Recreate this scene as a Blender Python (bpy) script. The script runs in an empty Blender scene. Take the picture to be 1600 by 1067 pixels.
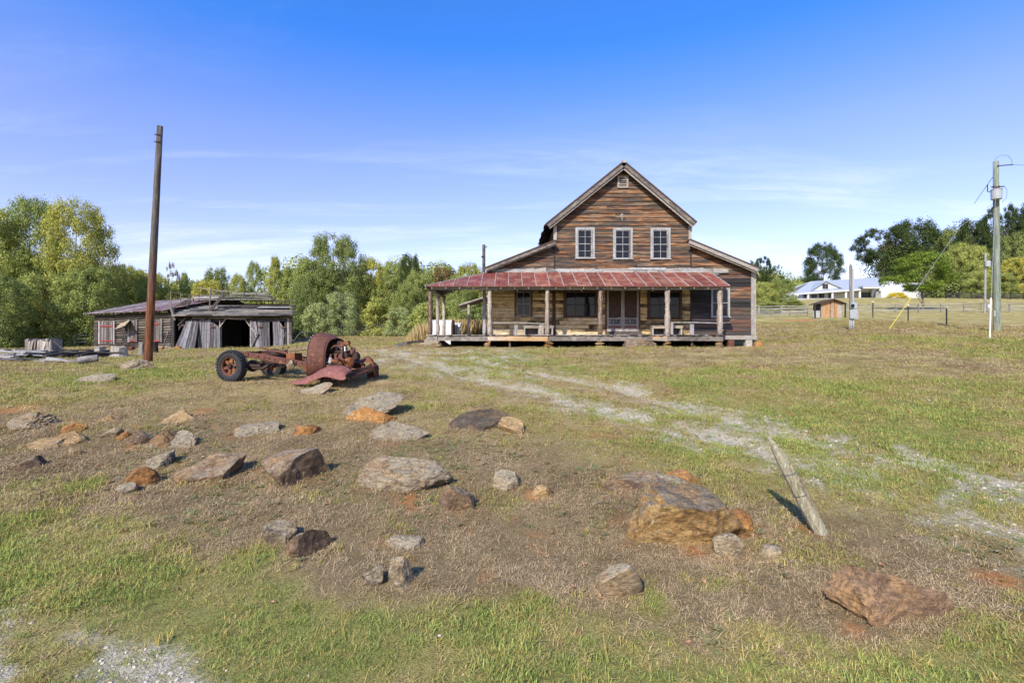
import bpy, math, random
import numpy as np
from mathutils import Vector, Matrix, noise as mnoise

random.seed(7); RNG = np.random.default_rng(7)
SC = bpy.context.scene
COL = SC.collection
CZ = 2.0          # height of the camera above the datum
F = 800.0         # focal length in photograph pixels

# ------------------------------------------------------------------ camera, light, exposure
cd = bpy.data.cameras.new("camera"); cam = bpy.data.objects.new("camera", cd); COL.objects.link(cam)
cam.location = (0, 0, CZ); cam.rotation_euler = (math.radians(90), 0, 0)
cd.lens = 18.0; cd.sensor_width = 36.0; cd.clip_end = 3000; cd.clip_start = 0.05
SC.camera = cam
SUN_EL, SUN_AZ = 36.0, 206.0      # azimuth clockwise from +Y: behind the camera, to its left
SKY_STR, SUN_STR, EXPO = 0.118, 3.8, 0.74
w = bpy.data.worlds.new("World"); SC.world = w; w.use_nodes = True
nt = w.node_tree; nt.nodes.clear()
def N(nt, t, **kw):
    n = nt.nodes.new(t)
    for k, v in kw.items():
        if k == 'inp':
            for a, b in v.items(): n.inputs[a].default_value = b
        else: setattr(n, k, v)
    return n
def L(nt, a, b): nt.links.new(a, b)
def mixc(nt, fac, a, b, mode='MIX'):
    n = nt.nodes.new('ShaderNodeMix'); n.data_type = 'RGBA'; n.blend_type = mode
    for i, v in ((0, fac), (6, a), (7, b)):
        if hasattr(v, 'is_output'): nt.links.new(v, n.inputs[i])
        else: n.inputs[i].default_value = v if i == 0 else (tuple(v) + (1,))[:4]
    return n.outputs[2]
def math_(nt, op, a, b=None, c=None, clamp=False):
    n = nt.nodes.new('ShaderNodeMath'); n.operation = op; n.use_clamp = clamp
    for i, v in enumerate((a, b, c)):
        if v is None: continue
        if hasattr(v, 'is_output'): nt.links.new(v, n.inputs[i])
        else: n.inputs[i].default_value = v
    return n.outputs[0]
def ramp(nt, fac, stops):
    n = nt.nodes.new('ShaderNodeValToRGB'); e = n.color_ramp.elements
    while len(e) < len(stops): e.new(0.5)
    for el, (p, c) in zip(e, stops):
        el.position = p; el.color = (c, c, c, 1) if isinstance(c, (int, float)) else (tuple(c) + (1,))[:4]
    nt.links.new(fac, n.inputs[0]); return n.outputs[0]
def noise(nt, vec, scale, detail=4, rough=0.55, dist=0.0):
    n = N(nt, 'ShaderNodeTexNoise', inp={'Scale': scale, 'Detail': detail, 'Roughness': rough, 'Distortion': dist})
    if vec is not None: nt.links.new(vec, n.inputs['Vector'])
    return n.outputs['Fac']
def mapping(nt, vec, scale=(1, 1, 1), loc=(0, 0, 0), rot=(0, 0, 0)):
    n = N(nt, 'ShaderNodeMapping'); n.inputs['Scale'].default_value = scale
    n.inputs['Location'].default_value = loc; n.inputs['Rotation'].default_value = rot
    nt.links.new(vec, n.inputs['Vector']); return n.outputs[0]

sky = N(nt, 'ShaderNodeTexSky', sky_type='NISHITA', sun_disc=False, sun_elevation=math.radians(SUN_EL),
        sun_rotation=math.radians(SUN_AZ), air_density=1.0, dust_density=0.6, ozone_density=2.2)
tc = N(nt, 'ShaderNodeTexCoord')
sep = N(nt, 'ShaderNodeSeparateXYZ'); L(nt, tc.outputs['Generated'], sep.inputs[0])
el = math_(nt, 'MAXIMUM', sep.outputs[2], 0.0)
# slightly warmer, paler air near the horizon; thin cirrus streaks
grade = ramp(nt, el, [(0.0, (1.16, 1.04, 1.10)), (0.12, (1.22, 1.0, 1.15)), (0.25, (1.13, .97, 1.27)), (0.35, (1.0, .96, 1.35)), (0.50, (.32, .84, 1.65)), (1.0, (.50, .88, 1.35))])
skyc = mixc(nt, 1.0, sky.outputs[0], grade, 'MULTIPLY')
inv = math_(nt, 'DIVIDE', 1.0, math_(nt, 'ADD', el, 0.12))
vm = N(nt, 'ShaderNodeVectorMath', operation='SCALE'); L(nt, tc.outputs['Generated'], vm.inputs[0]); L(nt, inv, vm.inputs['Scale'])
cn = noise(nt, mapping(nt, vm.outputs[0], (0.35, 1.5, 0.6), (3.1, 0.6, 0.0), (0, 0, 0.12)), 1.35, 7, 0.55, 0.5)
cm = ramp(nt, cn, [(0.50, 0.0), (0.72, 1.0)])
lowmask = ramp(nt, el, [(0.0, 0.8), (0.16, 1.0), (0.36, 0.16), (0.7, 0.08)])
cn2 = noise(nt, mapping(nt, vm.outputs[0], (1.2, 4.5, 2.0), (7.7, 1.6, 0.0), (0, 0, 0.15)), 2.2, 9, 0.68, 1.0)
cfac = math_(nt, 'MULTIPLY', math_(nt, 'MULTIPLY', math_(nt, 'MULTIPLY', cm, lowmask), ramp(nt, cn2, [(0.34, 0.15), (0.62, 1.0)])), 0.58)
skyc = mixc(nt, cfac, skyc, (6.6, 6.9, 7.6))
bg = N(nt, 'ShaderNodeBackground'); bg.inputs['Strength'].default_value = SKY_STR
wo = N(nt, 'ShaderNodeOutputWorld'); L(nt, skyc, bg.inputs[0]); L(nt, bg.outputs[0], wo.inputs[0])
sd = bpy.data.lights.new("sun", 'SUN'); sd.energy = SUN_STR; sd.angle = math.radians(1.2); sd.color = (1.0, 0.93, 0.80)
sun = bpy.data.objects.new("sun", sd); COL.objects.link(sun)
_a, _e = math.radians(SUN_AZ), math.radians(SUN_EL)
sdir = Vector((math.sin(_a) * math.cos(_e), math.cos(_a) * math.cos(_e), math.sin(_e)))
sun.rotation_euler = sdir.to_track_quat('Z', 'Y').to_euler(); sun.location = (-20, -20, 40)
SC.view_settings.view_transform = 'Standard'; SC.view_settings.look = 'None'
SC.view_settings.exposure = EXPO; SC.view_settings.gamma = 1.0; SC.view_settings.use_curve_mapping = False

# ------------------------------------------------------------------ helpers
def X(px, Y): return (px - 800.0) / F * Y
def Z(py, Y): return CZ + (533.0 - py) / F * Y
def P(px, py, Y): return Vector((X(px, Y), Y, Z(py, Y)))
ORG = {}
class MB:
    def __init__(s): s.v = []; s.f = []
    def add(s, vs, fs):
        o = len(s.v); s.v += [tuple(v) for v in vs]; s.f += [tuple(i + o for i in f) for f in fs]; return s
    def box(s, x0, x1, y0, y1, z0, z1):
        return s.add([(x0,y0,z0),(x1,y0,z0),(x1,y1,z0),(x0,y1,z0),(x0,y0,z1),(x1,y0,z1),(x1,y1,z1),(x0,y1,z1)],
                     [(0,3,2,1),(4,5,6,7),(0,1,5,4),(1,2,6,5),(2,3,7,6),(3,0,4,7)])
    def prism(s, poly, vec):
        n = len(poly); a = [Vector(p) for p in poly]; b = [p + Vector(vec) for p in a]
        return s.add(a + b, [tuple(range(n)), tuple(range(2*n-1, n-1, -1))] + [(i, i+n, (i+1) % n + n, (i+1) % n) for i in range(n)])
    def bar(s, a, b, w_, h_, up=(0, 0, 1)):
        a = Vector(a); b = Vector(b); d = (b - a).normalized(); u = Vector(up)
        if abs(d.dot(u)) > .98: u = Vector((1, 0, 0))
        r = d.cross(u).normalized(); u = r.cross(d).normalized()
        q = [a + r*w_/2*i + u*h_/2*j for i, j in ((-1,-1),(1,-1),(1,1),(-1,1))]
        return s.prism(q, b - a)
    def tube(s, pts, rad, seg=8, cap=True):
        pts = [Vector(p) for p in pts]; n = len(pts)
        if isinstance(rad, (int, float)): rad = [rad] * n
        o = len(s.v); ref = None
        for i, p in enumerate(pts):
            d = (pts[min(i+1, n-1)] - pts[max(i-1, 0)]).normalized()
            if ref is None:
                ref = Vector((1, 0, 0)) if abs(d.x) < .8 else Vector((0, 1, 0))
            r = (ref - d * ref.dot(d)).normalized(); ref = r; u = d.cross(r)
            for k in range(seg):
                a = 2 * math.pi * k / seg
                s.v.append(tuple(p + (r * math.cos(a) + u * math.sin(a)) * rad[i]))
        for i in range(n - 1):
            for k in range(seg):
                a = o + i*seg + k; b = o + i*seg + (k+1) % seg
                s.f.append((a, b, b + seg, a + seg))
        if cap:
            s.f.append(tuple(o + k for k in range(seg))[::-1]); s.f.append(tuple(o + (n-1)*seg + k for k in range(seg)))
        return s
    def lathe(s, prof, seg=24, M=None):
        """prof: (axial, radius) pairs round the local Y axis, M places it"""
        M = M or Matrix(); o = len(s.v); n = len(prof)
        for (y, r) in prof:
            for k in range(seg):
                a = 2*math.pi*k/seg; s.v.append(tuple(M @ Vector((r*math.cos(a), y, r*math.sin(a)))))
        for i in range(n - 1):
            for k in range(seg):
                a = o+i*seg+k; b = o+i*seg+(k+1) % seg; s.f.append((a, b, b+seg, a+seg))
        return s
    def build(s, name, mat, parent=None, smooth=False, local=False, kind=None, bevel=0):
        me = bpy.data.meshes.new(name)
        vs = s.v
        if parent is not None and not local:
            o = ORG.get(parent.name, Vector((0, 0, 0))); vs = [(v[0]-o.x, v[1]-o.y, v[2]-o.z) for v in vs]
        me.from_pydata(vs, [], s.f); me.update()
        if smooth: me.polygons.foreach_set('use_smooth', [True]*len(me.polygons))
        me.materials.append(mat)
        ob = bpy.data.objects.new(name, me); COL.objects.link(ob)
        if parent is not None:
            ob.parent = parent; ORG[ob.name] = ORG.get(parent.name, Vector((0, 0, 0)))
        if kind: ob['kind'] = kind
        if bevel:
            m = ob.modifiers.new('bevel', 'BEVEL'); m.width = bevel; m.segments = 1
        return ob
def thing(name, label, cat, loc, rotz=0, group=None):
    o = bpy.data.objects.new(name, None); COL.objects.link(o); o.location = loc; o.rotation_euler = (0, 0, rotz)
    o.empty_display_size = .3; ORG[o.name] = Vector(loc); o['label'] = label; o['category'] = cat
    if group: o['group'] = group
    return o
def tag(o, label, cat, group=None):
    o['label'] = label; o['category'] = cat
    if group: o['group'] = group
    return o
def meshobj(name, verts, faces, mat, parent=None, smooth=False):
    me = bpy.data.meshes.new(name); me.from_pydata(verts, [], faces); me.update()
    if smooth: me.polygons.foreach_set('use_smooth', [True]*len(me.polygons))
    me.materials.append(mat); ob = bpy.data.objects.new(name, me); COL.objects.link(ob)
    if parent is not None: ob.parent = parent
    return ob
def np_mesh(name, verts, nper, mat):
    """verts (n*nper,3): independent polygons with nper corners each"""
    n = len(verts) // nper; me = bpy.data.meshes.new(name)
    me.vertices.add(len(verts)); me.vertices.foreach_set('co', verts.astype(np.float32).ravel())
    me.loops.add(len(verts)); me.loops.foreach_set('vertex_index', np.arange(len(verts), dtype=np.int32))
    me.polygons.add(n); me.polygons.foreach_set('loop_start', (np.arange(n) * nper).astype(np.int32))
    me.polygons.foreach_set('loop_total', np.full(n, nper, dtype=np.int32))
    me.update(calc_edges=True); me.materials.append(mat); return me

# ------------------------------------------------------------------ materials
def new_mat(name):
    m = bpy.data.materials.new(name); m.use_nodes = True; t = m.node_tree; t.nodes.clear()
    b = t.nodes.new('ShaderNodeBsdfPrincipled'); o = t.nodes.new('ShaderNodeOutputMaterial')
    t.links.new(b.outputs[0], o.inputs[0]); b.inputs['Roughness'].default_value = .85
    b.inputs['Specular IOR Level'].default_value = .25
    return m, t, b
def bump(t, b, h, strength=.5, dist=.02):
    n = t.nodes.new('ShaderNodeBump'); n.inputs['Strength'].default_value = strength; n.inputs['Distance'].default_value = dist
    t.links.new(h, n.inputs['Height']); t.links.new(n.outputs[0], b.inputs['Normal'])
def objvec(t, rnd=True):
    c = t.nodes.new('ShaderNodeTexCoord'); v = c.outputs['Object']
    if rnd:
        i = t.nodes.new('ShaderNodeObjectInfo'); a = t.nodes.new('ShaderNodeVectorMath'); a.operation = 'ADD'
        m = t.nodes.new('ShaderNodeVectorMath'); m.operation = 'SCALE'; m.inputs[0].default_value = (37, 19, 53)
        t.links.new(i.outputs['Random'], m.inputs['Scale']); t.links.new(v, a.inputs[0]); t.links.new(m.outputs[0], a.inputs[1])
        return a.outputs[0], i.outputs['Random']
    return v, None
def wood(name, stops, sc=(.7, 8, 22), rough=.85, varr=.35, bstr=.6, shift=0.0):
    """weathered wood: streaks run along the axis with the small scale; stops = colour ramp"""
    m, t, b = new_mat(name); v, r = objvec(t)
    n1 = noise(t, mapping(t, v, sc), 1.0, 6, .62, .35)
    n2 = noise(t, mapping(t, v, (sc[0]*.9, sc[1]*.35, sc[2]*.25)), 1.0, 3, .5, .2)
    f = math_(t, 'ADD', math_(t, 'MULTIPLY', n1, .55), math_(t, 'MULTIPLY', n2, .45))
    f = math_(t, 'ADD', f, math_(t, 'MULTIPLY', math_(t, 'SUBTRACT', r, .5), varr))
    f = math_(t, 'ADD', math_(t, 'MULTIPLY', math_(t, 'SUBTRACT', f, .5 - shift), 1.7), .5, clamp=True)
    c = ramp(t, f, stops)
    fine = noise(t, mapping(t, v, (sc[0]*3, sc[1]*6, sc[2]*6)), 1.0, 3, .7)
    c = mixc(t, 1.0, c, ramp(t, fine, [(.3, .45), (.7, 1.3)]), 'MULTIPLY')
    t.links.new(c, b.inputs['Base Color']); b.inputs['Roughness'].default_value = rough
    bump(t, b, math_(t, 'ADD', fine, n1), bstr, .012); return m
def plain(name, col, rough=.7, var=.25, scale=6, metal=0, bstr=.2, spec=.3):
    m, t, b = new_mat(name); v, r = objvec(t)
    n = noise(t, v, scale, 6, .65)
    c = mixc(t, 1.0, col, ramp(t, n, [(.3, 1 - var), (.7, 1 + var)]), 'MULTIPLY')
    t.links.new(c, b.inputs['Base Color']); b.inputs['Roughness'].default_value = rough
    b.inputs['Metallic'].default_value = metal; b.inputs['Specular IOR Level'].default_value = spec
    if bstr: bump(t, b, n, bstr, .01)
    return m
BLK, CHAR, GRY, LGR = (.018,.015,.014), (.055,.047,.042), (.15,.135,.122), (.36,.33,.30)
ORA, DOR, TAN, RST = (.52,.21,.065), (.26,.085,.028), (.42,.29,.15), (.17,.05,.025)
M = {}
M['siding'] = wood('weathered siding', [(0, BLK), (.18, (.035,.028,.023)), (.30, (.115,.09,.072)), (.38, (.05,.038,.03)), (.44, (.14,.06,.028)), (.50, (.34,.16,.065)), (.55, (.25,.18,.12)), (.60, (.10,.078,.06)), (.72, (.035,.03,.027)), (.81, (.30,.115,.04)), (.9, (.13,.115,.10)), (1, LGR)], (.6, 8, 21), varr=.22, shift=.0)
M['dark_siding'] = wood('dark weathered and shaded siding', [(0, BLK), (.35, (.035,.031,.03)), (.55, (.075,.065,.06)), (.70, (.15,.065,.035)), (.80, (.10,.09,.085)), (.93, (.30,.20,.15)), (1, LGR)], (.5, 8, 15), varr=.45, shift=.0)  # weathered tone that also carries the painted porch shadow on the right wing
M['hewn'] = wood('hewn tan wall boards', [(0, (.03,.022,.014)), (.2, (.11,.08,.04)), (.40, (.42,.29,.135)), (.62, (.66,.49,.25)), (.82, (.46,.37,.23)), (1, (.70,.58,.37))], (2.2, 8, 9), varr=.4, shift=.02)
M['grey_wood'] = wood('silver grey timber', [(0, CHAR), (.35, GRY), (.65, LGR), (.85, (.30,.25,.2)), (1, (.52,.49,.45))], (1.2, 10, 14), varr=.3, shift=.06)
M['grey_wood_v'] = wood('silver grey upright timber', [(0, CHAR), (.3, GRY), (.6, LGR), (.85, (.28,.26,.27)), (1, (.5,.48,.46))], (16, 10, 1.0), varr=.35, shift=.05)
M['bark_post'] = wood('peeling log post', [(0, (.04,.025,.018)), (.35, (.16,.10,.07)), (.55, (.29,.23,.18)), (.8, (.42,.36,.30)), (1, (.52,.48,.42))], (12, 12, 5.0), varr=.3, shift=.02, bstr=.9)
M['trim'] = wood('bleached trim boards', [(0, GRY), (.4, (.30,.27,.24)), (.7, (.42,.38,.33)), (1, (.55,.5,.44))], (5, 8, 5), varr=.2)
M['brown_trim'] = wood('brown window trim', [(0, (.03,.018,.012)), (.5, (.09,.05,.032)), (1, (.2,.13,.09))], (6, 8, 6), varr=.2)
M['white_trim'] = wood('worn white paint', [(0, (.16,.15,.145)), (.35, (.29,.285,.275)), (.7, (.40,.395,.385)), (1, (.50,.49,.47))], (6, 8, 6), varr=.2, bstr=.2)
M['rim'] = wood('porch edge timber', [(0, (.07,.05,.035)), (.35, (.22,.17,.12)), (.6, (.40,.33,.24)), (.8, (.46,.26,.10)), (1, (.5,.44,.36))], (.8, 8, 10), varr=.7)
M['barn_log'] = wood('barn log wall', [(0, (.025,.02,.018)), (.35, (.08,.064,.05)), (.6, (.17,.14,.11)), (.85, (.28,.24,.20)), (1, (.38,.34,.29))], (1.0, 1.0, 12), varr=.4, shift=.02)
M['barn_roof'] = wood('grey roof boards', [(0, BLK), (.25, (.11,.105,.10)), (.5, (.25,.24,.23)), (.8, (.36,.35,.34)), (1, (.48,.47,.45))], (1.0, 6, 10), varr=.7, shift=.0)
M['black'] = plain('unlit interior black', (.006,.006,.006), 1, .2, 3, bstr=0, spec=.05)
M['dark_wood'] = wood('dark framing timber', [(0, BLK), (.5, CHAR), (1, (.16,.13,.11))], (3, 3, 6))
def glassmat():
    m, t, b = new_mat('dark window glass'); v, r = objvec(t)
    b.inputs['Base Color'].default_value = (.012,.013,.016,1); b.inputs['Roughness'].default_value = .06
    b.inputs['Specular IOR Level'].default_value = .22
    bump(t, b, noise(t, v, 1.6, 2), .12, .05); return m
M['glass'] = glassmat()
M['screen'] = plain('rusty insect screen', (.055,.032,.022), .8, .4, 4, bstr=.1)
M['shade'] = plain('drawn brown blind', (.17,.085,.06), .8, .25, 3)
def metalroof(name, base, streak, pale, sc=(9, 1.2, 9)):
    m, t, b = new_mat(name); v, r = objvec(t)
    n1 = noise(t, mapping(t, v, sc), 1.0, 5, .6, .3); n2 = noise(t, v, 1.6, 6, .65); n3 = noise(t, v, 14, 4, .7)
    c = mixc(t, ramp(t, n1, [(.42, 0), (.62, 1)]), base, streak)
    c = mixc(t, ramp(t, n2, [(.46, 0), (.64, .85)]), c, pale)
    c = mixc(t, 1.0, c, ramp(t, n3, [(.3, .72), (.7, 1.18)]), 'MULTIPLY')
    hv = mixc(t, 1.0, c, ramp(t, r, [(0, .75), (1, 1.2)]), 'MULTIPLY')
    t.links.new(hv, b.inputs['Base Color']); b.inputs['Roughness'].default_value = .55
    bump(t, b, n3, .15, .01); return m
M['red_metal'] = metalroof('rusted red metal roofing', (.23,.066,.048), (.16,.045,.035), (.34,.18,.12))
M['rust_sheet'] = metalroof('rusting tin roofing', (.34,.30,.29), (.22,.08,.05), (.5,.46,.44), (1.4, 9, 9))
M['rust_sheet_red'] = metalroof('heavily rusted tin roofing', (.27,.10,.075), (.36,.28,.25), (.16,.06,.04), (1.4, 9, 9))
M['blue_metal'] = plain('pale blue metal roofing', (.33,.36,.42), .5, .06, 2, bstr=0)
M['rust'] = None
def rustmat(name, a, b_, c_):
    m, t, b = new_mat(name); v, r = objvec(t)
    n1 = noise(t, v, 5, 7, .65, .4); n2 = noise(t, v, 26, 5, .7)
    c = ramp(t, n1, [(.30, c_), (.46, a), (.56, tuple(q*.62 for q in a)), (.68, b_)])
    n3 = noise(t, mapping(t, v, (9, 9, 1.6)), 1.0, 5, .7); c = mixc(t, ramp(t, n3, [(.55, 0), (.68, .6)]), c, c_)
    c = mixc(t, 1.0, c, ramp(t, n2, [(.3, .7), (.7, 1.25)]), 'MULTIPLY')
    t.links.new(c, b.inputs['Base Color']); b.inputs['Roughness'].default_value = .72; bump(t, b, math_(t, 'ADD', n1, n2), .35, .008); return m
M['rust'] = rustmat('brown red rust', (.15,.06,.04), (.27,.12,.07), (.05,.024,.018))
M['rust_bright'] = rustmat('orange rust', (.25,.09,.035), (.40,.18,.07), (.08,.03,.017))
M['fender'] = rustmat('pink red faded fender paint', (.26,.10,.08), (.36,.17,.135), (.14,.055,.04))
M['rust_dark'] = rustmat('oily dark rust', (.06,.035,.026), (.14,.07,.04), (.02,.014,.012))
M['rubber'] = plain('cracked old rubber', (.028,.028,.03), .85, .35, 18, bstr=.5)
M['galv'] = plain('galvanised grey metal', (.32,.335,.345), .5, .12, 5, bstr=.05)
M['barge'] = wood('gable edge boards', [(0, CHAR), (.4, (.16,.135,.115)), (.7, (.27,.235,.20)), (1, (.38,.34,.29))], (1.5, 8, 1.5), varr=.2)
M['old_v'] = wood('dark upright shutter boards', [(0, BLK), (.4, (.09,.075,.065)), (.7, (.2,.17,.15)), (1, (.32,.29,.27))], (16, 10, 1.0), varr=.3)
M['door_v'] = wood('purplish grey door boards', [(0, BLK), (.3, (.09,.08,.085)), (.6, (.21,.195,.205)), (.85, (.30,.285,.29)), (1, (.42,.40,.40))], (16, 10, 1.0), varr=.35)
M['galv2'] = plain('dusty pinkish seam metal', (.34,.27,.25), .6, .3, 5)
M['white_metal'] = plain('chalky white painted metal', (.70,.71,.73), .6, .10, 4, bstr=.05)
M['white_wall'] = plain('white painted walls', (.60,.60,.60), .7, .04, 2, bstr=.02)
M['wire'] = plain('dull wire', (.12,.12,.12), .5, .1, 5, bstr=0)
M['yellow'] = plain('yellow plastic guard', (.5,.40,.05), .5, .08, 5, bstr=0)
M['cream'] = plain('pale plastic guard', (.66,.62,.48), .6, .08, 5, bstr=0)
M['ply'] = wood('orange weathered plywood', [(0, (.10,.05,.03)), (.4, (.34,.16,.06)), (.7, (.48,.26,.11)), (1, (.3,.25,.2))], (7, 7, 1.2), varr=.4)
M['brown_roof'] = plain('dark brown roofing felt', (.07,.045,.032), .9, .3, 8)
M['pine_rail'] = wood('bleached fence rails', [(0, (.14,.13,.11)), (.5, (.28,.26,.23)), (1, (.42,.40,.36))], (1, 6, 6), varr=.3)
M['black_fence'] = plain('black painted fence boards', (.02,.02,.022), .7, .2, 5)
def polemat(name, lo, hi, zsplit, lean):
    m, t, b = new_mat(name); v, r = objvec(t, False)
    n1 = noise(t, mapping(t, v, (14, 14, .8)), 1.0, 6, .65, .3); n2 = noise(t, mapping(t, v, (30, 30, 3)), 1.0, 4, .7)
    s = t.nodes.new('ShaderNodeSeparateXYZ'); t.links.new(v, s.inputs[0])
    zf = math_(t, 'ADD', s.outputs[2], math_(t, 'MULTIPLY', math_(t, 'SUBTRACT', noise(t, mapping(t, v, (6, 6, .9)), 1, 4), .5), 5))
    k = math_(t, 'MULTIPLY_ADD', zf, lean, -zsplit*lean + .5, clamp=True)
    c = mixc(t, k, ramp(t, n1, [(.3, lo[0]), (.5, lo[1]), (.7, lo[2])]), ramp(t, n1, [(.3, hi[0]), (.5, hi[1]), (.7, hi[2])]))
    c = mixc(t, 1.0, c, ramp(t, n2, [(.3, .6), (.7, 1.25)]), 'MULTIPLY')
    t.links.new(c, b.inputs['Base Color']); bump(t, b, math_(t, 'ADD', n1, n2), .8, .015); return m
M['pole_brown'] = polemat('stained brown pole', ((.03,.016,.011), (.13,.05,.023), (.33,.125,.045)), ((.04,.034,.028), (.10,.085,.07), (.20,.175,.15)), 3.3, .45)
M['pole_green'] = polemat('greenish treated pole', ((.45,.22,.08), (.22,.24,.17), (.26,.28,.2)), ((.09,.11,.085), (.19,.215,.16), (.33,.34,.27)), .1, 3.0)
M['bark'] = plain('tree bark', (.14,.11,.085), .95, .5, 9, bstr=.6)
M['stump'] = wood('grey stump wood', [(0, (.12,.10,.08)), (.5, (.36,.32,.27)), (1, (.55,.5,.43))], (11, 11, 1.5), bstr=.9)
def leafmat(name, col, col2, trans=.28):
    m = bpy.data.materials.new(name); m.use_nodes = True; t = m.node_tree; t.nodes.clear()
    o = t.nodes.new('ShaderNodeOutputMaterial'); g = t.nodes.new('ShaderNodeNewGeometry'); i = t.nodes.new('ShaderNodeObjectInfo')
    n = noise(t, g.outputs['Position'], .22, 5, .7)
    f = math_(t, 'ADD', math_(t, 'MULTIPLY', g.outputs['Random Per Island'], .55), math_(t, 'MULTIPLY', math_(t, 'SUBTRACT', n, .3), 1.1), clamp=True)
    c = mixc(t, f, col, col2)
    c = mixc(t, 1.0, c, ramp(t, i.outputs['Random'], [(0, (.82,.86,.85)), (.5, (1,1,1)), (1, (1.18,1.10,.95))]), 'MULTIPLY')
    d = t.nodes.new('ShaderNodeBsdfDiffuse'); tr = t.nodes.new('ShaderNodeBsdfTranslucent'); mx = t.nodes.new('ShaderNodeMixShader')
    mx.inputs[0].default_value = trans
    t.links.new(c, d.inputs[0]); t.links.new(c, tr.inputs[0]); t.links.new(d.outputs[0], mx.inputs[1]); t.links.new(tr.outputs[0], mx.inputs[2]); t.links.new(mx.outputs[0], o.inputs[0])
    return m
LM = {'mid': leafmat('mid green leaves', (.18,.22,.055), (.50,.53,.17)),
      'dark': leafmat('dark green leaves', (.12,.155,.045), (.35,.39,.13)),
      'yellow': leafmat('yellow green leaves', (.28,.30,.06), (.56,.52,.14)),
      'pale': leafmat('pale green leaves', (.24,.29,.10), (.52,.55,.24)),
      'pine': leafmat('bright pine needles', (.12,.19,.03), (.33,.40,.07)),
      'darkpine': leafmat('dark pine needles', (.035,.055,.022), (.105,.14,.045)),
      'rusty': leafmat('reddish autumn leaves', (.15,.09,.04), (.30,.20,.09)),
      'straw': leafmat('straw coloured tall grass', (.36,.25,.11), (.55,.42,.2), .2)}

# ------------------------------------------------------------------ terrain
CPX = np.array([0, 230, 400, 500, 650, 800, 1000, 1200, 1350, 1600], float)
KY = np.array([.5, 3, 4.5, 6, 8, 10, 13.3, 17, 20, 24, 26, 32, 36, 45, 55, 65, 80, 114, 160, 400, 900], float)
TB = np.array([
 [-2.1,-2.05,-1.97,-1.85,-1.62,-1.42,-1.15,-.95,-.85,-.78,-.75,-.68,-.62,-.6,-.6,-.6,-.5,0,1,4,8],
 [-2.1,-2.05,-1.97,-1.84,-1.60,-1.38,-1.10,-.93,-.83,-.72,-.68,-.60,-.54,-.4,-.3,-.2,0,.6,1.5,5,8],
 [-2.1,-2.05,-1.97,-1.83,-1.58,-1.35,-1.05,-.85,-.73,-.62,-.60,-.54,-.50,-.2,.1,.3,.6,1.2,2,5,9],
 [-2.1,-2.05,-1.96,-1.82,-1.56,-1.33,-1.04,-.75,-.55,-.36,-.30,-.15,-.05,.3,.6,.8,1.0,2,3,6,10],
 [-2.1,-2.05,-1.96,-1.81,-1.55,-1.32,-1.03,-.70,-.48,-.28,-.25,-.10,.0,.35,.65,.9,1.3,2,3,6,10],
 [-2.1,-2.05,-1.96,-1.81,-1.54,-1.31,-1.00,-.66,-.44,-.27,-.26,-.20,-.1,.3,.7,1,1.6,3,5,8,12],
 [-2.1,-2.05,-1.96,-1.81,-1.55,-1.32,-1.00,-.64,-.42,-.27,-.26,-.15,.0,.5,1.2,2,3.0,5.5,8,13,16],
 [-2.1,-2.05,-1.96,-1.82,-1.56,-1.32,-.97,-.60,-.38,-.28,-.24,.15,.5,1.3,2.4,3.4,5.0,9,12,17,20],
 [-2.1,-2.05,-1.96,-1.80,-1.53,-1.28,-.92,-.55,-.28,-.02,.12,.70,1.0,1.8,2.6,3.6,5.3,9.7,13,19,22],
 [-2.1,-2.05,-1.95,-1.78,-1.50,-1.22,-.85,-.50,-.20,.12,.28,.60,.85,1.6,2.6,3.8,5.6,9.6,13,19,22]])
CAZ = np.arctan((CPX - 800) / F)
def _hash(ix, iy, seed):
    h = (ix.astype(np.int64) * 374761393 + iy.astype(np.int64) * 668265263 + seed * 1442695041) & 0xffffffff
    h = ((h ^ (h >> 13)) * 1274126177) & 0xffffffff
    return ((h ^ (h >> 16)) & 0xffff) / 65535.0
def vnoise(x, y, seed=0):
    ix = np.floor(x); iy = np.floor(y); fx = x - ix; fy = y - iy
    fx = fx*fx*(3-2*fx); fy = fy*fy*(3-2*fy)
    a = _hash(ix, iy, seed); b = _hash(ix+1, iy, seed); c = _hash(ix, iy+1, seed); d = _hash(ix+1, iy+1, seed)
    return (a*(1-fx)+b*fx)*(1-fy) + (c*(1-fx)+d*fx)*fy
def fbm(x, y, s, o=4, seed=0):
    r = 0; a = .5; t = 0
    for k in range(o):
        r = r + a*vnoise(x*s + 17.3*k + 1000, y*s + 9.1*k + 1000, seed + k); t += a; a *= .5; s *= 2.1
    return r / t
def smooth(t): t = np.clip(t, 0, 1); return t*t*(3-2*t)
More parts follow.
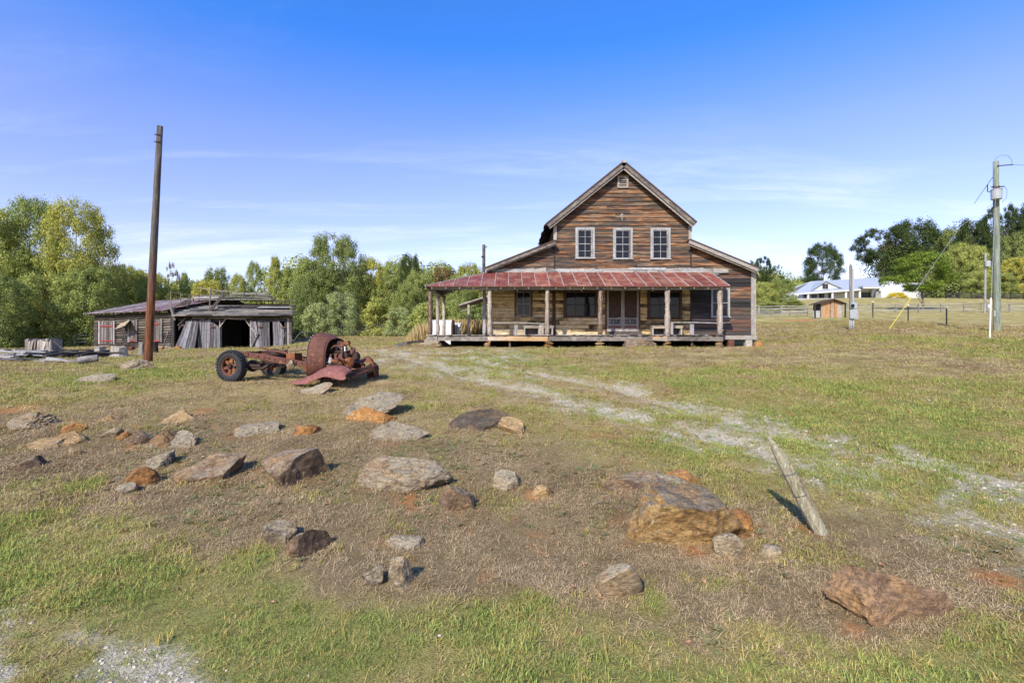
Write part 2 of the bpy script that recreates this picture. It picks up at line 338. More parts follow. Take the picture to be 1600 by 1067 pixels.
def ground(x, y, detail=True):
    x = np.asarray(x, float); y = np.asarray(y, float)
    r = np.hypot(x, y) + 1e-6; az = np.arctan2(x, y); azc = np.clip(az, CAZ[0], CAZ[-1])
    Ye = np.clip(r * np.cos(azc), KY[0], KY[-1]); ly = np.log(Ye); lk = np.log(KY)
    ci = np.clip(np.searchsorted(CAZ, azc) - 1, 0, len(CAZ) - 2); ct = smooth((azc - CAZ[ci]) / (CAZ[ci+1] - CAZ[ci]))
    ki = np.clip(np.searchsorted(lk, ly) - 1, 0, len(lk) - 2); kt = (ly - lk[ki]) / (lk[ki+1] - lk[ki])
    # gentle Catmull-Rom along the distance
    def row(c):
        p0 = TB[c, np.maximum(ki-1, 0)]; p1 = TB[c, ki]; p2 = TB[c, ki+1]; p3 = TB[c, np.minimum(ki+2, len(lk)-1)]
        m1 = (p2-p0)/2; m2 = (p3-p1)/2; t = kt
        return (2*t**3-3*t**2+1)*p1 + (t**3-2*t**2+t)*m1*.7 + (-2*t**3+3*t**2)*p2 + (t**3-t**2)*m2*.7
    z = row(ci)*(1-ct) + row(ci+1)*ct
    back = smooth((np.abs(az) - 1.1) / .8); zb = -2.1 + .002*r
    z = z*(1-back) + zb*back
    if detail:
        amp = np.clip((r-2)/4, .25, 1) * .05
        z = z + (fbm(x, y, .45, 3, 5) - .5)*amp*1.6 + (fbm(x, y, 2.3, 3, 8) - .5)*.045*np.clip(1.5 - r/25, .1, 1)
    return z + CZ
def gz(x, y): return float(ground(np.array([x]), np.array([y]))[0])
_T = np.exp(np.linspace(np.log(1.2), np.log(400), 900))
def hit(px, py):
    """point of the ground seen at a photograph pixel"""
    u = (px-800)/F; z = ground(u*_T, _T); yy = 533 - (z - CZ)/_T*F
    i = np.where(yy <= py)[0]; k = int(i[0]) if len(i) else len(_T)-1
    Yv = float(_T[k]); return Vector((u*Yv, Yv, float(z[k])))
def pxy(x, y, z):
    Ys = np.maximum(y, .05); return 800 + F*x/Ys, 533 - F*(z-CZ)/Ys
def polydist(px, py, pts):
    d = np.full(px.shape, 1e9)
    for (a, b), (c, e) in zip(pts[:-1], pts[1:]):
        vx, vy = c-a, e-b; t = np.clip(((px-a)*vx + (py-b)*vy)/(vx*vx+vy*vy), 0, 1)
        d = np.minimum(d, np.hypot(px-a-t*vx, py-b-t*vy))
    return d
def wpath(pts): return [tuple(hit(*p)[:2]) for p in pts]
TRK_A = wpath([(690,552),(760,568),(860,588),(960,604),(1060,634),(1130,656),(1230,678),(1330,698),(1440,722),(1540,745),(1640,770)])
TRK_B = wpath([(590,546),(640,560),(720,584),(800,606),(880,626),(960,648),(1060,674),(1150,692),(1250,722),(1330,746),(1430,782),(1520,812),(1640,850)])
ROAD = wpath([(-360,950),(-60,985),(60,1010),(230,1062)]) + [(-.9, 2.2), (1.5, .6)]
CLAY = [(385,668,16),(70,662,22),(600,640,30),(640,778,34),(560,575,30),(835,775,22),(1150,825,34),(1270,830,25),(1335,985,20),(1080,860,26),(320,640,20),(1560,905,30),(1480,513,26),(1558,522,14),(1250,500,26),(20,640,40),(210,700,20),(735,512,26)]
CLAYW = [(*hit(a, b)[:2], c*hit(a, b).y/F) for a, b, c in CLAY]
ROCKPX = [(12,84,673),(100,132,677),(42,95,703),(86,136,697),(64,96,703),(38,74,736),(109,123,715),(157,200,659),(254,306,661),(163,190,685),(180,208,688),(198,232,697),(236,280,700),(243,310,705),(228,276,734),(208,243,762),(186,212,776),(292,384,750),(362,427,684),(416,504,757),(455,496,681),(522,622,657),(550,625,664),(580,660,692),(582,699,763),(612,658,742),(686,750,800),(768,813,767),(710,787,677),(784,824,679),(464,520,618),(417,468,854),(452,514,869),(595,653,860),(567,605,919),(604,648,919),(935,993,936),(947,1046,767),(1003,1072,765),(1047,1093,756),(972,1166,851),(1120,1172,827),(1114,1167,876),(1186,1222,878),(1300,1459,976),(834,868,780),(104,166,601),(194,234,581),(652,704,542),(968,1018,545),(1176,1190,544)]
ROCKW = [(*hit((a+b)/2, d-3)[:2], (b-a)/2/F*hit((a+b)/2, d-3).y) for a, b, d in ROCKPX]
def nearrock(x, y):
    m = np.zeros_like(x)
    for cx, cy, rr in ROCKW: m = np.maximum(m, smooth(1.9 - np.hypot((x-cx)/(rr*1.05), (y-cy-rr*.4)/(rr*.75))))
    return m
def masks(x, y, z):
    px, py = pxy(x, y, z); fr = (y > .5)
    bound = np.interp(px, [-200,0,150,300,420,560,700,850,1000,1150,1300,1450,1600,1800], [740,765,778,835,885,925,935,940,960,985,1005,990,950,930])
    n1 = fbm(x, y, .55, 4, 21); n2 = fbm(x, y, 1.7, 4, 33); n3 = fbm(x, y, .16, 3, 44); n4 = fbm(x, y, 4.5, 3, 55)
    lush = smooth((py - bound + (n2-.5)*110 + (n4-.5)*80 + 45) / 80) * fr + (1 - fr)
    # right-hand side of the bank and the strip beside the drive
    mid = smooth((px - 820 + (py-640)*.9) / 200) * smooth((py-585)/40) * smooth((820 + (px-1200)*.35 - py)/70)
    far = smooth((600-py)/30)
    top = np.interp(px, [-200,0,300,600,850,1000,1200,1400,1600,1800], [588,596,602,616,645,695,740,770,830,880])
    bank = smooth((py - top + (n2-.5)*85 + (n1-.5)*60)/70)*(1-lush)
    lawn = (1-bank)*(1-lush)
    green = np.clip(lush*(.80 + (n2-.5)*1.2) + lawn*np.clip(.40+(n2-.5)*1.8+(n3-.5)*1.6, .05, .9)*(1-.55*smooth((y-24)/14)) 
                    + bank*np.clip((n2-.60)*6, 0, .45)*.8, 0, 1) * fr + (1-fr)*.6
    band = smooth((py-615)/30)*smooth((px-1250)/150)*smooth((790-py)/60); green = np.clip(green*.9 + band*.15, 0, 1)
    dA = polydist(x, y, TRK_A); dB = polydist(x, y, TRK_B); w_ = .33 + (n2-.5)*.55
    gr = np.maximum(smooth((w_ - dA)/.3 + .5), smooth((w_ + .04 - .22*smooth((px-1120)/200) - dB)/.3 + .5)*(1-.45*smooth((px-1150)/250))) * np.clip(smooth((n4*.65 + n2*.35 - .37)/.16)*.85+.22, 0, 1)
    gr = np.maximum(gr, smooth((1.15 - np.minimum(dA, dB))/.5)*smooth((n4*.7+n2*.3-.49)/.08)*.7)
    apron = smooth((y-15)/3)*smooth((23.2-y)/1.0)*smooth((x+6.2)/1.5)*smooth((1.5-x)/2)*smooth((n2*.5+n4*.5-.43)/.10)*.9
    road = smooth((py - np.interp(px, [-400, 0, 120, 330, 480, 700], [870, 915, 955, 1045, 1130, 1230]) + (n2-.5)*90 + (n4-.5)*60)/45)*smooth((n4*.5+n2*.5-.36)/.14)*fr*.9
    gravel = np.clip(np.maximum(np.maximum(gr, apron), road), 0, 1)
    clay = np.zeros_like(x)
    for cx, cy, rr in CLAYW:
        d = np.hypot(x-cx, (y-cy)*.8)/max(rr*1.1, .1); clay = np.maximum(clay, smooth(1.25 - d + (n4-.5)*1.3))
    clay = np.maximum(clay, smooth((n1*.5+n4*.5-.66)/.06)*.5*smooth((py-600)/40)*(1-lush))
    brown = bank
    nr = nearrock(x, y); clay = np.maximum(clay, nr*smooth((n4*.5+n2*.5-.47)/.1)*.55*bank)
    return green, gravel, clay, brown, far

def rut(x, y):
    d = np.minimum(polydist(x, y, TRK_A), polydist(x, y, TRK_B)); return -.045*smooth(1.15-d/.38)+.02*smooth(1-np.abs(d-.55)/.25)
def groundmat():
    m, t, b = new_mat('ground soil and turf'); g = t.nodes.new('ShaderNodeNewGeometry'); pos = g.outputs['Position']
    def at(n): a = t.nodes.new('ShaderNodeAttribute'); a.attribute_name = n; return a.outputs['Fac']
    n1 = noise(t, pos, 3.5, 6, .7); n2 = noise(t, pos, 22, 5, .75); n3 = noise(t, pos, .8, 5, .65); n4 = noise(t, pos, 75, 3, .75)
    dry = mixc(t, n1, (.34,.25,.095), (.50,.385,.155)); brn = mixc(t, n1, (.16,.11,.05), (.36,.265,.14))
    c = mixc(t, at('brown'), dry, brn)
    farc = mixc(t, ramp(t, n3, [(.38, 0), (.60, 1)]), (.27,.20,.08), (.50,.41,.165)); c = mixc(t, at('far'), c, farc)
    gf = math_(t, 'MULTIPLY', at('green'), ramp(t, n1, [(.25, .55), (.6, 1.1)]), clamp=True)
    c = mixc(t, gf, c, mixc(t, n2, (.16,.17,.04), (.29,.29,.085)))
    c = mixc(t, at('clay'), c, mixc(t, n1, (.34,.14,.05), (.56,.28,.11)))
    gg = math_(t, 'MULTIPLY', at('gravel'), ramp(t, noise(t, pos, 9, 5, .8), [(.38, .25), (.54, 1.0)]))
    c = mixc(t, gg, c, mixc(t, n4, (.38,.32,.23), (.68,.60,.47)))
    c = mixc(t, 1.0, c, ramp(t, n4, [(.28, .45), (.5, 1.0), (.75, 1.5)]), 'MULTIPLY')
    c = mixc(t, 1.0, c, ramp(t, n2, [(.3, .72), (.7, 1.25)]), 'MULTIPLY')
    t.links.new(c, b.inputs['Base Color']); b.inputs['Roughness'].default_value = 1; b.inputs['Specular IOR Level'].default_value = .05
    bump(t, b, math_(t, 'ADD', n2, n4), .9, .03); return m
M['ground'] = groundmat()

def polar_grid(az, rr):
    A, R = np.meshgrid(az, rr, indexing='ij'); x = R*np.sin(A); y = R*np.cos(A); return x.ravel(), y.ravel()
def grid_faces(na, nr, wrap):
    i = np.arange(na if wrap else na-1); j = np.arange(nr-1); I, J = np.meshgrid(i, j, indexing='ij'); I2 = (I+1) % na
    return np.stack([I*nr+J, I*nr+J+1, I2*nr+J+1, I2*nr+J], -1).reshape(-1, 4)
def attr_mesh(name, x, y, z, faces, attrs, mat):
    me = bpy.data.meshes.new(name); co = np.stack([x, y, z], 1).astype(np.float32); n = len(faces)
    me.vertices.add(len(co)); me.vertices.foreach_set('co', co.ravel())
    me.loops.add(n*4); me.loops.foreach_set('vertex_index', faces.astype(np.int32).ravel())
    me.polygons.add(n); me.polygons.foreach_set('loop_start', (np.arange(n)*4).astype(np.int32)); me.polygons.foreach_set('loop_total', np.full(n, 4, np.int32))
    me.update(calc_edges=True); me.polygons.foreach_set('use_smooth', [True]*n)
    for k, v in attrs.items():
        a = me.attributes.new(k, 'FLOAT', 'POINT'); a.data.foreach_set('value', v.astype(np.float32))
    me.materials.append(mat); return me
azs = np.concatenate([np.radians(np.arange(-180, -52, 4)), np.radians(np.arange(-52, 52, .33)), np.radians(np.arange(52, 180, 4))])
rrs = np.concatenate([[.05, .4], np.exp(np.linspace(np.log(.9), np.log(2000), 330))])
gx, gy = polar_grid(azs, rrs); gzv = ground(gx, gy)
g_, gv_, cl_, br_, fa_ = masks(gx, gy, gzv)
gzv = gzv + rut(gx, gy)
fc = grid_faces(len(azs), len(rrs), True)
me = attr_mesh('ground', gx, gy, gzv, fc[:, ::-1], dict(green=g_, gravel=gv_, clay=cl_, brown=br_, far=fa_), M['ground'])
gob = bpy.data.objects.new('ground', me); COL.objects.link(gob); gob['kind'] = 'structure'
if me.polygons[0].normal.z < 0: me.flip_normals()

# ------------------------------------------------------------------ scatter: grass, gravel, leaves
def proto(name, mesh):
    o = bpy.data.objects.new(name, mesh); return o     # never linked: only a source for the scatter
def blades(n, spread, hmin, hmax, wd, lie, seed, mat, name):
    r = np.random.default_rng(seed); V = []
    for i in range(n):
        a = r.uniform(0, 2*np.pi); q = spread*np.sqrt(r.uniform()); bx, by = q*np.cos(a), q*np.sin(a)
        h = r.uniform(hmin, hmax); d = r.uniform(0, 2*np.pi); ln = r.uniform(*lie); dx, dy = np.cos(d)*ln*h, np.sin(d)*ln*h
        up = h*max(.12, 1-ln*.75); wx, wy = -np.sin(d)*wd/2, np.cos(d)*wd/2
        b0 = (bx-wx, by-wy, -.006); b1 = (bx+wx, by+wy, -.006); m0 = (bx+dx*.45-wx*.9, by+dy*.45-wy*.9, up*.65); m1 = (bx+dx*.45+wx*.9, by+dy*.45+wy*.9, up*.65)
        tp = (bx+dx, by+dy, up*r.uniform(.7, 1.05)); V += [b0, b1, m1, b0, m1, m0, m0, m1, tp]
    return proto(name, np_mesh(name, np.array(V), 3, mat))
def scattermat(name, ca, cb, ga=None, gb=None, trans=.2):
    m = bpy.data.materials.new(name); m.use_nodes = True; t = m.node_tree; t.nodes.clear(); o = t.nodes.new('ShaderNodeOutputMaterial')
    g = t.nodes.new('ShaderNodeNewGeometry'); oi = t.nodes.new('ShaderNodeObjectInfo')
    n = noise(t, g.outputs['Position'], 1.4, 4, .6)
    f = math_(t, 'ADD', math_(t, 'MULTIPLY', g.outputs['Random Per Island'], .7), math_(t, 'MULTIPLY', math_(t, 'SUBTRACT', n, .35), 1.0), clamp=True)
    c = mixc(t, f, ca, cb)
    if ga:
        a = t.nodes.new('ShaderNodeAttribute'); a.attribute_type = 'INSTANCER'; a.attribute_name = 'green'
        k = math_(t, 'ADD', a.outputs['Fac'], math_(t, 'MULTIPLY', math_(t, 'SUBTRACT', oi.outputs['Random'], .5), .5), clamp=True)
        c = mixc(t, ramp(t, k, [(.25, 0), (.75, .9)]), c, mixc(t, f, ga, gb))
    d = t.nodes.new('ShaderNodeBsdfDiffuse'); tr = t.nodes.new('ShaderNodeBsdfTranslucent'); mx = t.nodes.new('ShaderNodeMixShader'); mx.inputs[0].default_value = trans
    t.links.new(c, d.inputs[0]); t.links.new(c, tr.inputs[0]); t.links.new(d.outputs[0], mx.inputs[1]); t.links.new(tr.outputs[0], mx.inputs[2]); t.links.new(mx.outputs[0], o.inputs[0]); return m
GM = scattermat('short green grass blades', (.20,.165,.045), (.56,.47,.15), (.10,.15,.03), (.42,.49,.13))
DM = scattermat('dead matted grass', (.16,.105,.05), (.72,.54,.32), (.24,.19,.05), (.72,.57,.19))
WM = scattermat('blue green weeds', (.13,.15,.06), (.26,.28,.12))
PM = plain('pale driveway stone', (.46,.40,.31), .9, .4, 20); LFM = scattermat('fallen leaf brown', (.24,.10,.05), (.52,.33,.2))
def scatter(name, mesh, protos, dens, smin, smax, seed, kind='stuff', tilt=.25):
    ob = bpy.data.objects.new(name, mesh); COL.objects.link(ob); ob['kind'] = kind
    col = bpy.data.collections.new(name + '_sources')
    for p in protos: col.objects.link(p)
    g = bpy.data.node_groups.new(name, 'GeometryNodeTree')
    g.interface.new_socket('Geometry', in_out='INPUT', socket_type='NodeSocketGeometry'); g.interface.new_socket('Geometry', in_out='OUTPUT', socket_type='NodeSocketGeometry')
    gi = g.nodes.new('NodeGroupInput'); go = g.nodes.new('NodeGroupOutput')
    d = g.nodes.new('GeometryNodeDistributePointsOnFaces'); d.inputs['Seed'].default_value = seed
    na = g.nodes.new('GeometryNodeInputNamedAttribute'); na.data_type = 'FLOAT'; na.inputs[0].default_value = dens
    g.links.new(gi.outputs[0], d.inputs['Mesh']); g.links.new(na.outputs[0], d.inputs['Density'])
    ci = g.nodes.new('GeometryNodeCollectionInfo'); ci.inputs[0].default_value = col; ci.inputs[1].default_value = True; ci.inputs[2].default_value = True
    ip = g.nodes.new('GeometryNodeInstanceOnPoints'); ip.inputs['Pick Instance'].default_value = True
    r1 = g.nodes.new('FunctionNodeRandomValue'); r1.data_type = 'FLOAT_VECTOR'; r1.inputs[0].default_value = (-tilt, -tilt, 0); r1.inputs[1].default_value = (tilt, tilt, 6.283); r1.inputs['Seed'].default_value = seed
    r2 = g.nodes.new('FunctionNodeRandomValue'); r2.data_type = 'FLOAT'; r2.inputs[2].default_value = smin; r2.inputs[3].default_value = smax; r2.inputs['Seed'].default_value = seed+3
    sa = g.nodes.new('GeometryNodeInputNamedAttribute'); sa.data_type = 'FLOAT'; sa.inputs[0].default_value = 'size'
    mu = g.nodes.new('ShaderNodeMath'); mu.operation = 'MULTIPLY'; g.links.new(r2.outputs[1], mu.inputs[0]); g.links.new(sa.outputs[0], mu.inputs[1])
    g.links.new(d.outputs['Points'], ip.inputs['Points']); g.links.new(ci.outputs[0], ip.inputs['Instance'])
    g.links.new(r1.outputs[0], ip.inputs['Rotation']); g.links.new(mu.outputs[0], ip.inputs['Scale']); g.links.new(ip.outputs[0], go.inputs[0])
    mo = ob.modifiers.new('scatter', 'NODES'); mo.node_group = g; return ob
az2 = np.radians(np.arange(-50, 50.1, .5)); rr2 = np.exp(np.linspace(np.log(2.2), np.log(60), 190))
sx, sy = polar_grid(az2, rr2); sz = ground(sx, sy); sg, sgv, scl, sbr, sfa = masks(sx, sy, sz)
sz = sz + rut(sx, sy)
dist = np.hypot(sx, sy)
under = ((sx > -4.3) & (sx < 12.6) & (sy > 23.4) & (sy < 37)) | ((sx > -24.2) & (sx < -15.2) & (sy > 35.8) & (sy < 42))
base = np.where(dist < 6, 520, 520*(6/dist)**1.45); base[dist > 56] = 0; nrk = nearrock(sx, sy); vr = fbm(sx, sy, 1.15, 4, 123); base = base*np.clip((vr-.30)*3.2, .35, 1.5)*(1+nrk*1.2)*(~under)*(1-.85*sgv)*(1-.92*scl)
sizef = np.clip(.55 + dist/16, .8, 3.2)*(.65+.8*fbm(sx, sy, .8, 4, 321))
pn = fbm(sx, sy, 3.1, 3, 77)
dg = base*np.clip(sg*1.4-.1, 0, 1)*.95*np.clip(.25+(pn-.25)*2.2, .15, 1.3); dd = base*np.clip(1.2-sg*.75, .3, 1)*.85
fcs = grid_faces(len(az2), len(rr2), False)[:, ::-1]
def smesh(n, **k): 
    m_ = attr_mesh(n, sx, sy, sz+.002, fcs, k, M['ground'])
    if m_.polygons[0].normal.z < 0: m_.flip_normals()
    return m_
gp = [blades(16, .06, .03, .085, .0050, (.3, 1.2), 10+i, GM, 'green_tuft') for i in range(5)]
dp = [blades(15, .075, .03, .085, .0042, (.6, 1.6), 30+i, DM, 'dry_tuft') for i in range(5)]
scatter('green_grass', smesh('green_grass', dens=dg, size=sizef, green=sg), gp, 'dens', .6, 1.25, 1)
scatter('dry_grass', smesh('dry_grass', dens=dd, size=sizef, green=sg), dp, 'dens', .7, 1.3, 2)
wp = [blades(12, .02, .05, .085, .011, (.9, 1.3), 60+i, WM, 'weed_rosette') for i in range(3)]
wmask = smooth((fbm(sx, sy, .9, 3, 91)-.55)/.12)*(sbr*.8+.2)*(dist < 11)*(~under)*(1-sgv)
scatter('low_weeds', smesh('low_weeds', dens=wmask*55, size=np.ones_like(sx), green=sg), wp, 'dens', .6, 1.3, 5)
tp_ = [blades(24, .05, .06, .15, .0055, (.3, 1.0), 90+i, GM if i < 2 else DM, 'grass_tuft') for i in range(5)]
scatter('grass_tufts', smesh('grass_tufts', dens=np.where(dist < 16, 1, 0)*(2.2*smooth((fbm(sx, sy, .7, 3, 15)-.5)/.1)*2+nrk*16+.8)*(~under)*(1-sgv), size=np.ones_like(sx)*.9, green=np.clip(sg+.15, 0, 1)), tp_, 'dens', .5, 1.1, 7)
sp_ = [blades(5, .05, .08, .20, .003, (.2, .8), 80+i, DM, 'dry_stem') for i in range(3)]
scatter('dry_stems', smesh('dry_stems', dens=np.where(dist < 14, 14, 0)*(pn > .5)*(~under)*(1-sgv), size=np.ones_like(sx), green=sg), sp_, 'dens', .6, 1.2, 6)
def pebble(seed, r0=.014):
    r = np.random.default_rng(seed); import bmesh
    bm = bmesh.new(); bmesh.ops.create_icosphere(bm, subdivisions=1, radius=r0); s = r.uniform(.6, 1.3, 3)
    for v in bm.verts: v.co = Vector((v.co.x*s[0], v.co.y*s[1], v.co.z*s[2]*.55))*r.uniform(.8, 1.15)
    me = bpy.data.meshes.new('pebble'); bm.to_mesh(me); bm.free(); me.materials.append(PM); return proto('pebble', me)
pd = np.where(dist < 6, 300, 300*(6/dist)**1.1)*sgv**1.5*.7*(~under) + 1.2*(dist < 14)
scatter('gravel_stones', smesh('gravel_stones', dens=pd, size=np.clip(.7+dist/18, .8, 2.2), green=sg), [pebble(i) for i in range(5)], 'dens', .4, 1.3, 9)
def leafp(seed):
    r = np.random.default_rng(seed); a = np.linspace(0, 2*np.pi, 7)[:-1]; rad = .03*np.array([1.3, .7, .8, .6, .8, .7])
    V = []
    for i in range(6):
        j = (i+1) % 6; V += [(0, 0, .012), (rad[i]*np.cos(a[i]), rad[i]*np.sin(a[i])*.8, .02+r.uniform(-.006, .012)), (rad[j]*np.cos(a[j]), rad[j]*np.sin(a[j])*.8, .02+r.uniform(-.006, .012))]
    return proto('fallen_leaf', np_mesh('fallen_leaf', np.array(V), 3, LFM))
scatter('fallen_leaves', smesh('fallen_leaves', dens=1.6*(dist < 13)*(~under), size=np.ones_like(sx), green=sg), [leafp(i) for i in range(3)], 'dens', .5, 1.3, 12, tilt=.5)

# ------------------------------------------------------------------ boards
def lap(mb, pts_b, pts_t, y, proud=.042, thick=.014, wav=.010):
    """one lap board: x range at its foot (pts_b) and head (pts_t) with their heights; foot stands proud"""
    (xb0, xb1, zb), (xt0, xt1, zt) = pts_b, pts_t
    n = max(1, min(6, int(abs(xb1-xb0)/.45))); o = len(mb.v); ph = random.random()*9
    tilt = random.uniform(-.006, .006)
    for i in range(n+1):
        f = i/n; w1 = wav*math.sin(ph+f*7)+random.uniform(-wav, wav)*.8 + tilt*(f-.5)*2; bow = random.uniform(0, .012)
        xb = xb0+(xb1-xb0)*f; xt = xt0+(xt1-xt0)*f
        mb.v += [(xb, y-proud-bow, zb+w1), (xt, y-thick*.4, zt), (xb, y-proud+thick-bow, zb+w1)]
    for i in range(n):
        a = o+i*3; b = a+3
        mb.f += [(a, b, b+1, a+1), (a, a+2, b+2, b)]
    mb.f += [(o, o+1, o+2), (o+n*3, o+n*3+2, o+n*3+1)]
    return mb
def window(parent, px0, px1, py0, py1, Yw, cols, rows, casing, sash, fw=.09, name='window', mid=True, pane=None, depth=.07):
    x0, x1, z1, z0 = X(px0, Yw), X(px1, Yw), Z(py0, Yw), Z(py1, Yw); yf = Yw-.085
    mb = MB(); mb.box(x0, x0+fw, yf, yf+depth, z0, z1); mb.box(x1-fw, x1, yf, yf+depth, z0, z1)
    mb.box(x0+fw, x1-fw, yf, yf+depth, z1-fw, z1); mb.box(x0-.03, x1+.03, yf-.05, yf+depth, z0-.045, z0)
    w_ = mb.build(name, casing, parent)
    a0, a1, b0, b1 = x0+fw+.004, x1-fw-.004, z0+.002, z1-fw-.004
    s = MB(); st = .035; ys = yf+.022
    for xx in (a0, a1-st): s.box(xx, xx+st, ys, ys+.03, b0, b1)
    s.box(a0+st, a1-st, ys+.001, ys+.03, b0, b0+st*1.3); s.box(a0+st, a1-st, ys+.001, ys+.03, b1-st, b1)
    h = (b1-b0)/rows; wd = (a1-a0)/cols
    for r in range(1, rows):
        t = st if (mid and r == rows//2) else .018
        s.box(a0+st, a1-st, ys+.002, ys+.028, b0+h*r-t/2, b0+h*r+t/2)
    for c in range(1, cols): s.box(a0+wd*c-.011, a0+wd*c+.011, ys+.004, ys+.026, b0+st, b1-st)
    s.build('sash', sash, w_)
    for r in range(rows):
        for c in range(cols):
            p = MB(); ty = random.uniform(-.004, .004); xx0 = a0+wd*c+.004; xx1 = a0+wd*(c+1)-.004; zz0 = b0+h*r+.004; zz1 = b0+h*(r+1)-.004
            p.prism([(xx0, ys+.016+ty, zz0), (xx1, ys+.016-ty, zz0), (xx1, ys+.016-ty, zz1), (xx0, ys+.016+ty, zz1)], (0, .004, 0))
            p.build('pane', pane or M['glass'], w_)
    return w_

# ------------------------------------------------------------------ the farmhouse
YW, YP = 26.0, 23.7
HG = CZ - .27
house = thing('farmhouse', 'old two-storey wooden farmhouse with weathered orange and grey boards and red porch roof', 'house', (5.6, 30, HG))
XL, XM0, XM1, XR = X(763, YW), X(866, YW), X(1079, YW), X(1179, YW)
ZF = CZ + .28                                  # porch floor
ZAP = Z(257, 25.5); XC = (XM0+XM1)/2
# solid cores behind the boards
def slope_z(x, side):                         # underside of the roofs along the front wall
    if side == 'm': return Z(252.5, 25.5) - .30 - .815*abs(x-XC)
    if side == 'l': return Z(374, 25.5) - .17 - .392*(XM0-x)
    return Z(373, 25.5) - .17 - .392*(x-XM1)
mb = MB(); mb.prism([(XM0+.01, YW+.02, ZF-.1), (XM1-.01, YW+.02, ZF-.1), (XM1-.01, YW+.02, slope_z(XM1, 'm')), (XC, YW+.02, slope_z(XC, 'm')), (XM0+.01, YW+.02, slope_z(XM0, 'm'))], (0, 9.4, 0)); mb.build('main_block', M['dark_wood'], house)
mb = MB(); mb.prism([(XL+.03, YW+.02, ZF-.1), (XM0-.01, YW+.02, ZF-.1), (XM0-.01, YW+.02, slope_z(XM0, 'l')), (XL+.03, YW+.02, slope_z(XL, 'l'))], (0, 9.2, 0)); mb.build('left_wing_block', M['dark_wood'], house)
mb = MB(); mb.prism([(XM1+.01, YW+.02, ZF-.25), (XR-.03, YW+.02, ZF-.25), (XR-.03, YW+.02, slope_z(XR, 'r')), (XM1+.01, YW+.02, slope_z(XM1, 'r'))], (0, 9.2, 0)); mb.build('right_wing_block', M['dark_wood'], house)
# openings (px boxes) that boards must leave free
UPW = [(899, 929, 355.5, 403), (957.5, 988, 356, 404), (1016, 1047, 356, 404)]
def cut(x0, x1, z0, z1, holes):
    segs = [(x0, x1)]
    for h in holes:
        hx0, hx1, hz1, hz0 = X(h[0], YW), X(h[1], YW), Z(h[2], YW), Z(h[3], YW)
        if (z0+z1)/2 > hz1 or (z0+z1)/2 < hz0: continue
        ns = []
        for a, b in segs:
            if hx1 <= a or hx0 >= b: ns.append((a, b)); continue
            if hx0-a > .05: ns.append((a, hx0+.02))
            if b-hx1 > .05: ns.append((hx1-.02, b))
        segs = ns
    return segs
def split(a, b, lo, hi):
    out = []; x = a
    while b-x > hi*1.15:
        n = x+random.uniform(lo, hi); out.append((x, n-.004)); x = n
    out.append((x, b)); return out
nb = 0
PIT = .205
z = Z(428, YW)
while z < Z(262, YW):
    zt = z+PIT+.02
    half = lambda zz: (slope_z(XC, 'm')+.12-zz)/.815
    hb, ht = min(XM1-XC-.0, half(z)), min(XM1-XC, half(zt))
    if hb < .25: break
    ht = max(ht, .02)
    hs = UPW + [(964, 981.5, 275, 294)]
    for a, b in cut(XC-hb, XC+hb, z, zt, hs):
        for c, d in split(a, b, 1.2, 3.4):
            ta = XC-ht if abs(a-(XC-hb)) < .01 and c == a else c; tb = XC+ht if abs(b-(XC+hb)) < .01 and d == b else d
            lap(MB(), (c, d, z), (ta, tb, zt), YW).build('siding_board', M['siding'], house); nb += 1
    z += PIT
z = Z(428, YW)
while z < Z(378, YW):
    zt = z+PIT+.02
    for side in 'lr':
        xe = lambda zz: (slope_z(XM0, 'l')+.10-zz)/.392
        eb, et = min(xe(z), XM0-XL), min(max(xe(zt), .03), XM0-XL)
        if eb < .15: continue
        if side == 'l': bs = [(XM0-eb, XM0-.02, XM0-et)]
        else: bs = [(XM1+.02, XM1+eb, XM1+et)]
        for c, d, e in bs:
            if side == 'l':
                m_ = (c+d)/2+random.uniform(-.5, .5)
                if d-c > 1.6 and random.random() < .6:
                    lap(MB(), (c, m_, z), (e, m_, zt), YW).build('siding_board', M['siding'], house); lap(MB(), (m_, d, z), (m_, d, zt), YW).build('siding_board', M['siding'], house); nb += 2
                else: lap(MB(), (c, d, z), (e, d, zt), YW).build('siding_board', M['siding'], house); nb += 1
            else: lap(MB(), (c, d, z), (c, e, zt), YW).build('siding_board', M['siding'], house); nb += 1
    z += PIT
# right-hand wing below the eave; porch shadow put into the darker left boards
z = Z(523, YW)
HD = [(1110, 1140, 449, 495)]
while z < Z(429, YW):
    for a, b in cut(XM1+.03, XR-.2, z, z+PIT, HD):
        for c, d in split(a, b, 1.6, 4):
            lap(MB(), (c, d, z), (c, d, z+PIT+.02), YW, proud=.034).build('siding_board', M['dark_siding'] if (c < X(1128, YW) or random.random() < .5) else M['siding'], house); nb += 1
    z += PIT
# tan hewn boards under the porch
z = Z(524, YW); HH = [(804, 832, 452, 493), (880, 934, 452, 494), (947, 998, 440, 524), (1011, 1065, 452, 497)]
while z < Z(446, YW):
    p = random.uniform(.16, .21)
    for a, b in cut(XL+.05, XM1-.02, z, z+p, HH):
        for c, d in split(a, b, .8, 2.6):
            q = MB(); n = 4; o = 0; j = [random.uniform(-.008, .008) for _ in range(10)]
            q.prism([(c, YW-.03+j[0], z+.008+j[1]), (d, YW-.03+j[2], z+.008+j[3]), (d, YW-.045+j[2], z+p*.5), (d, YW-.03+j[4], z+p-.008+j[5]), (c, YW-.03+j[6], z+p-.008+j[7]), (c, YW-.045, z+p*.5)], (0, .06, 0))
            q.build('wall_board', M['hewn'], house); nb += 1
    z += p
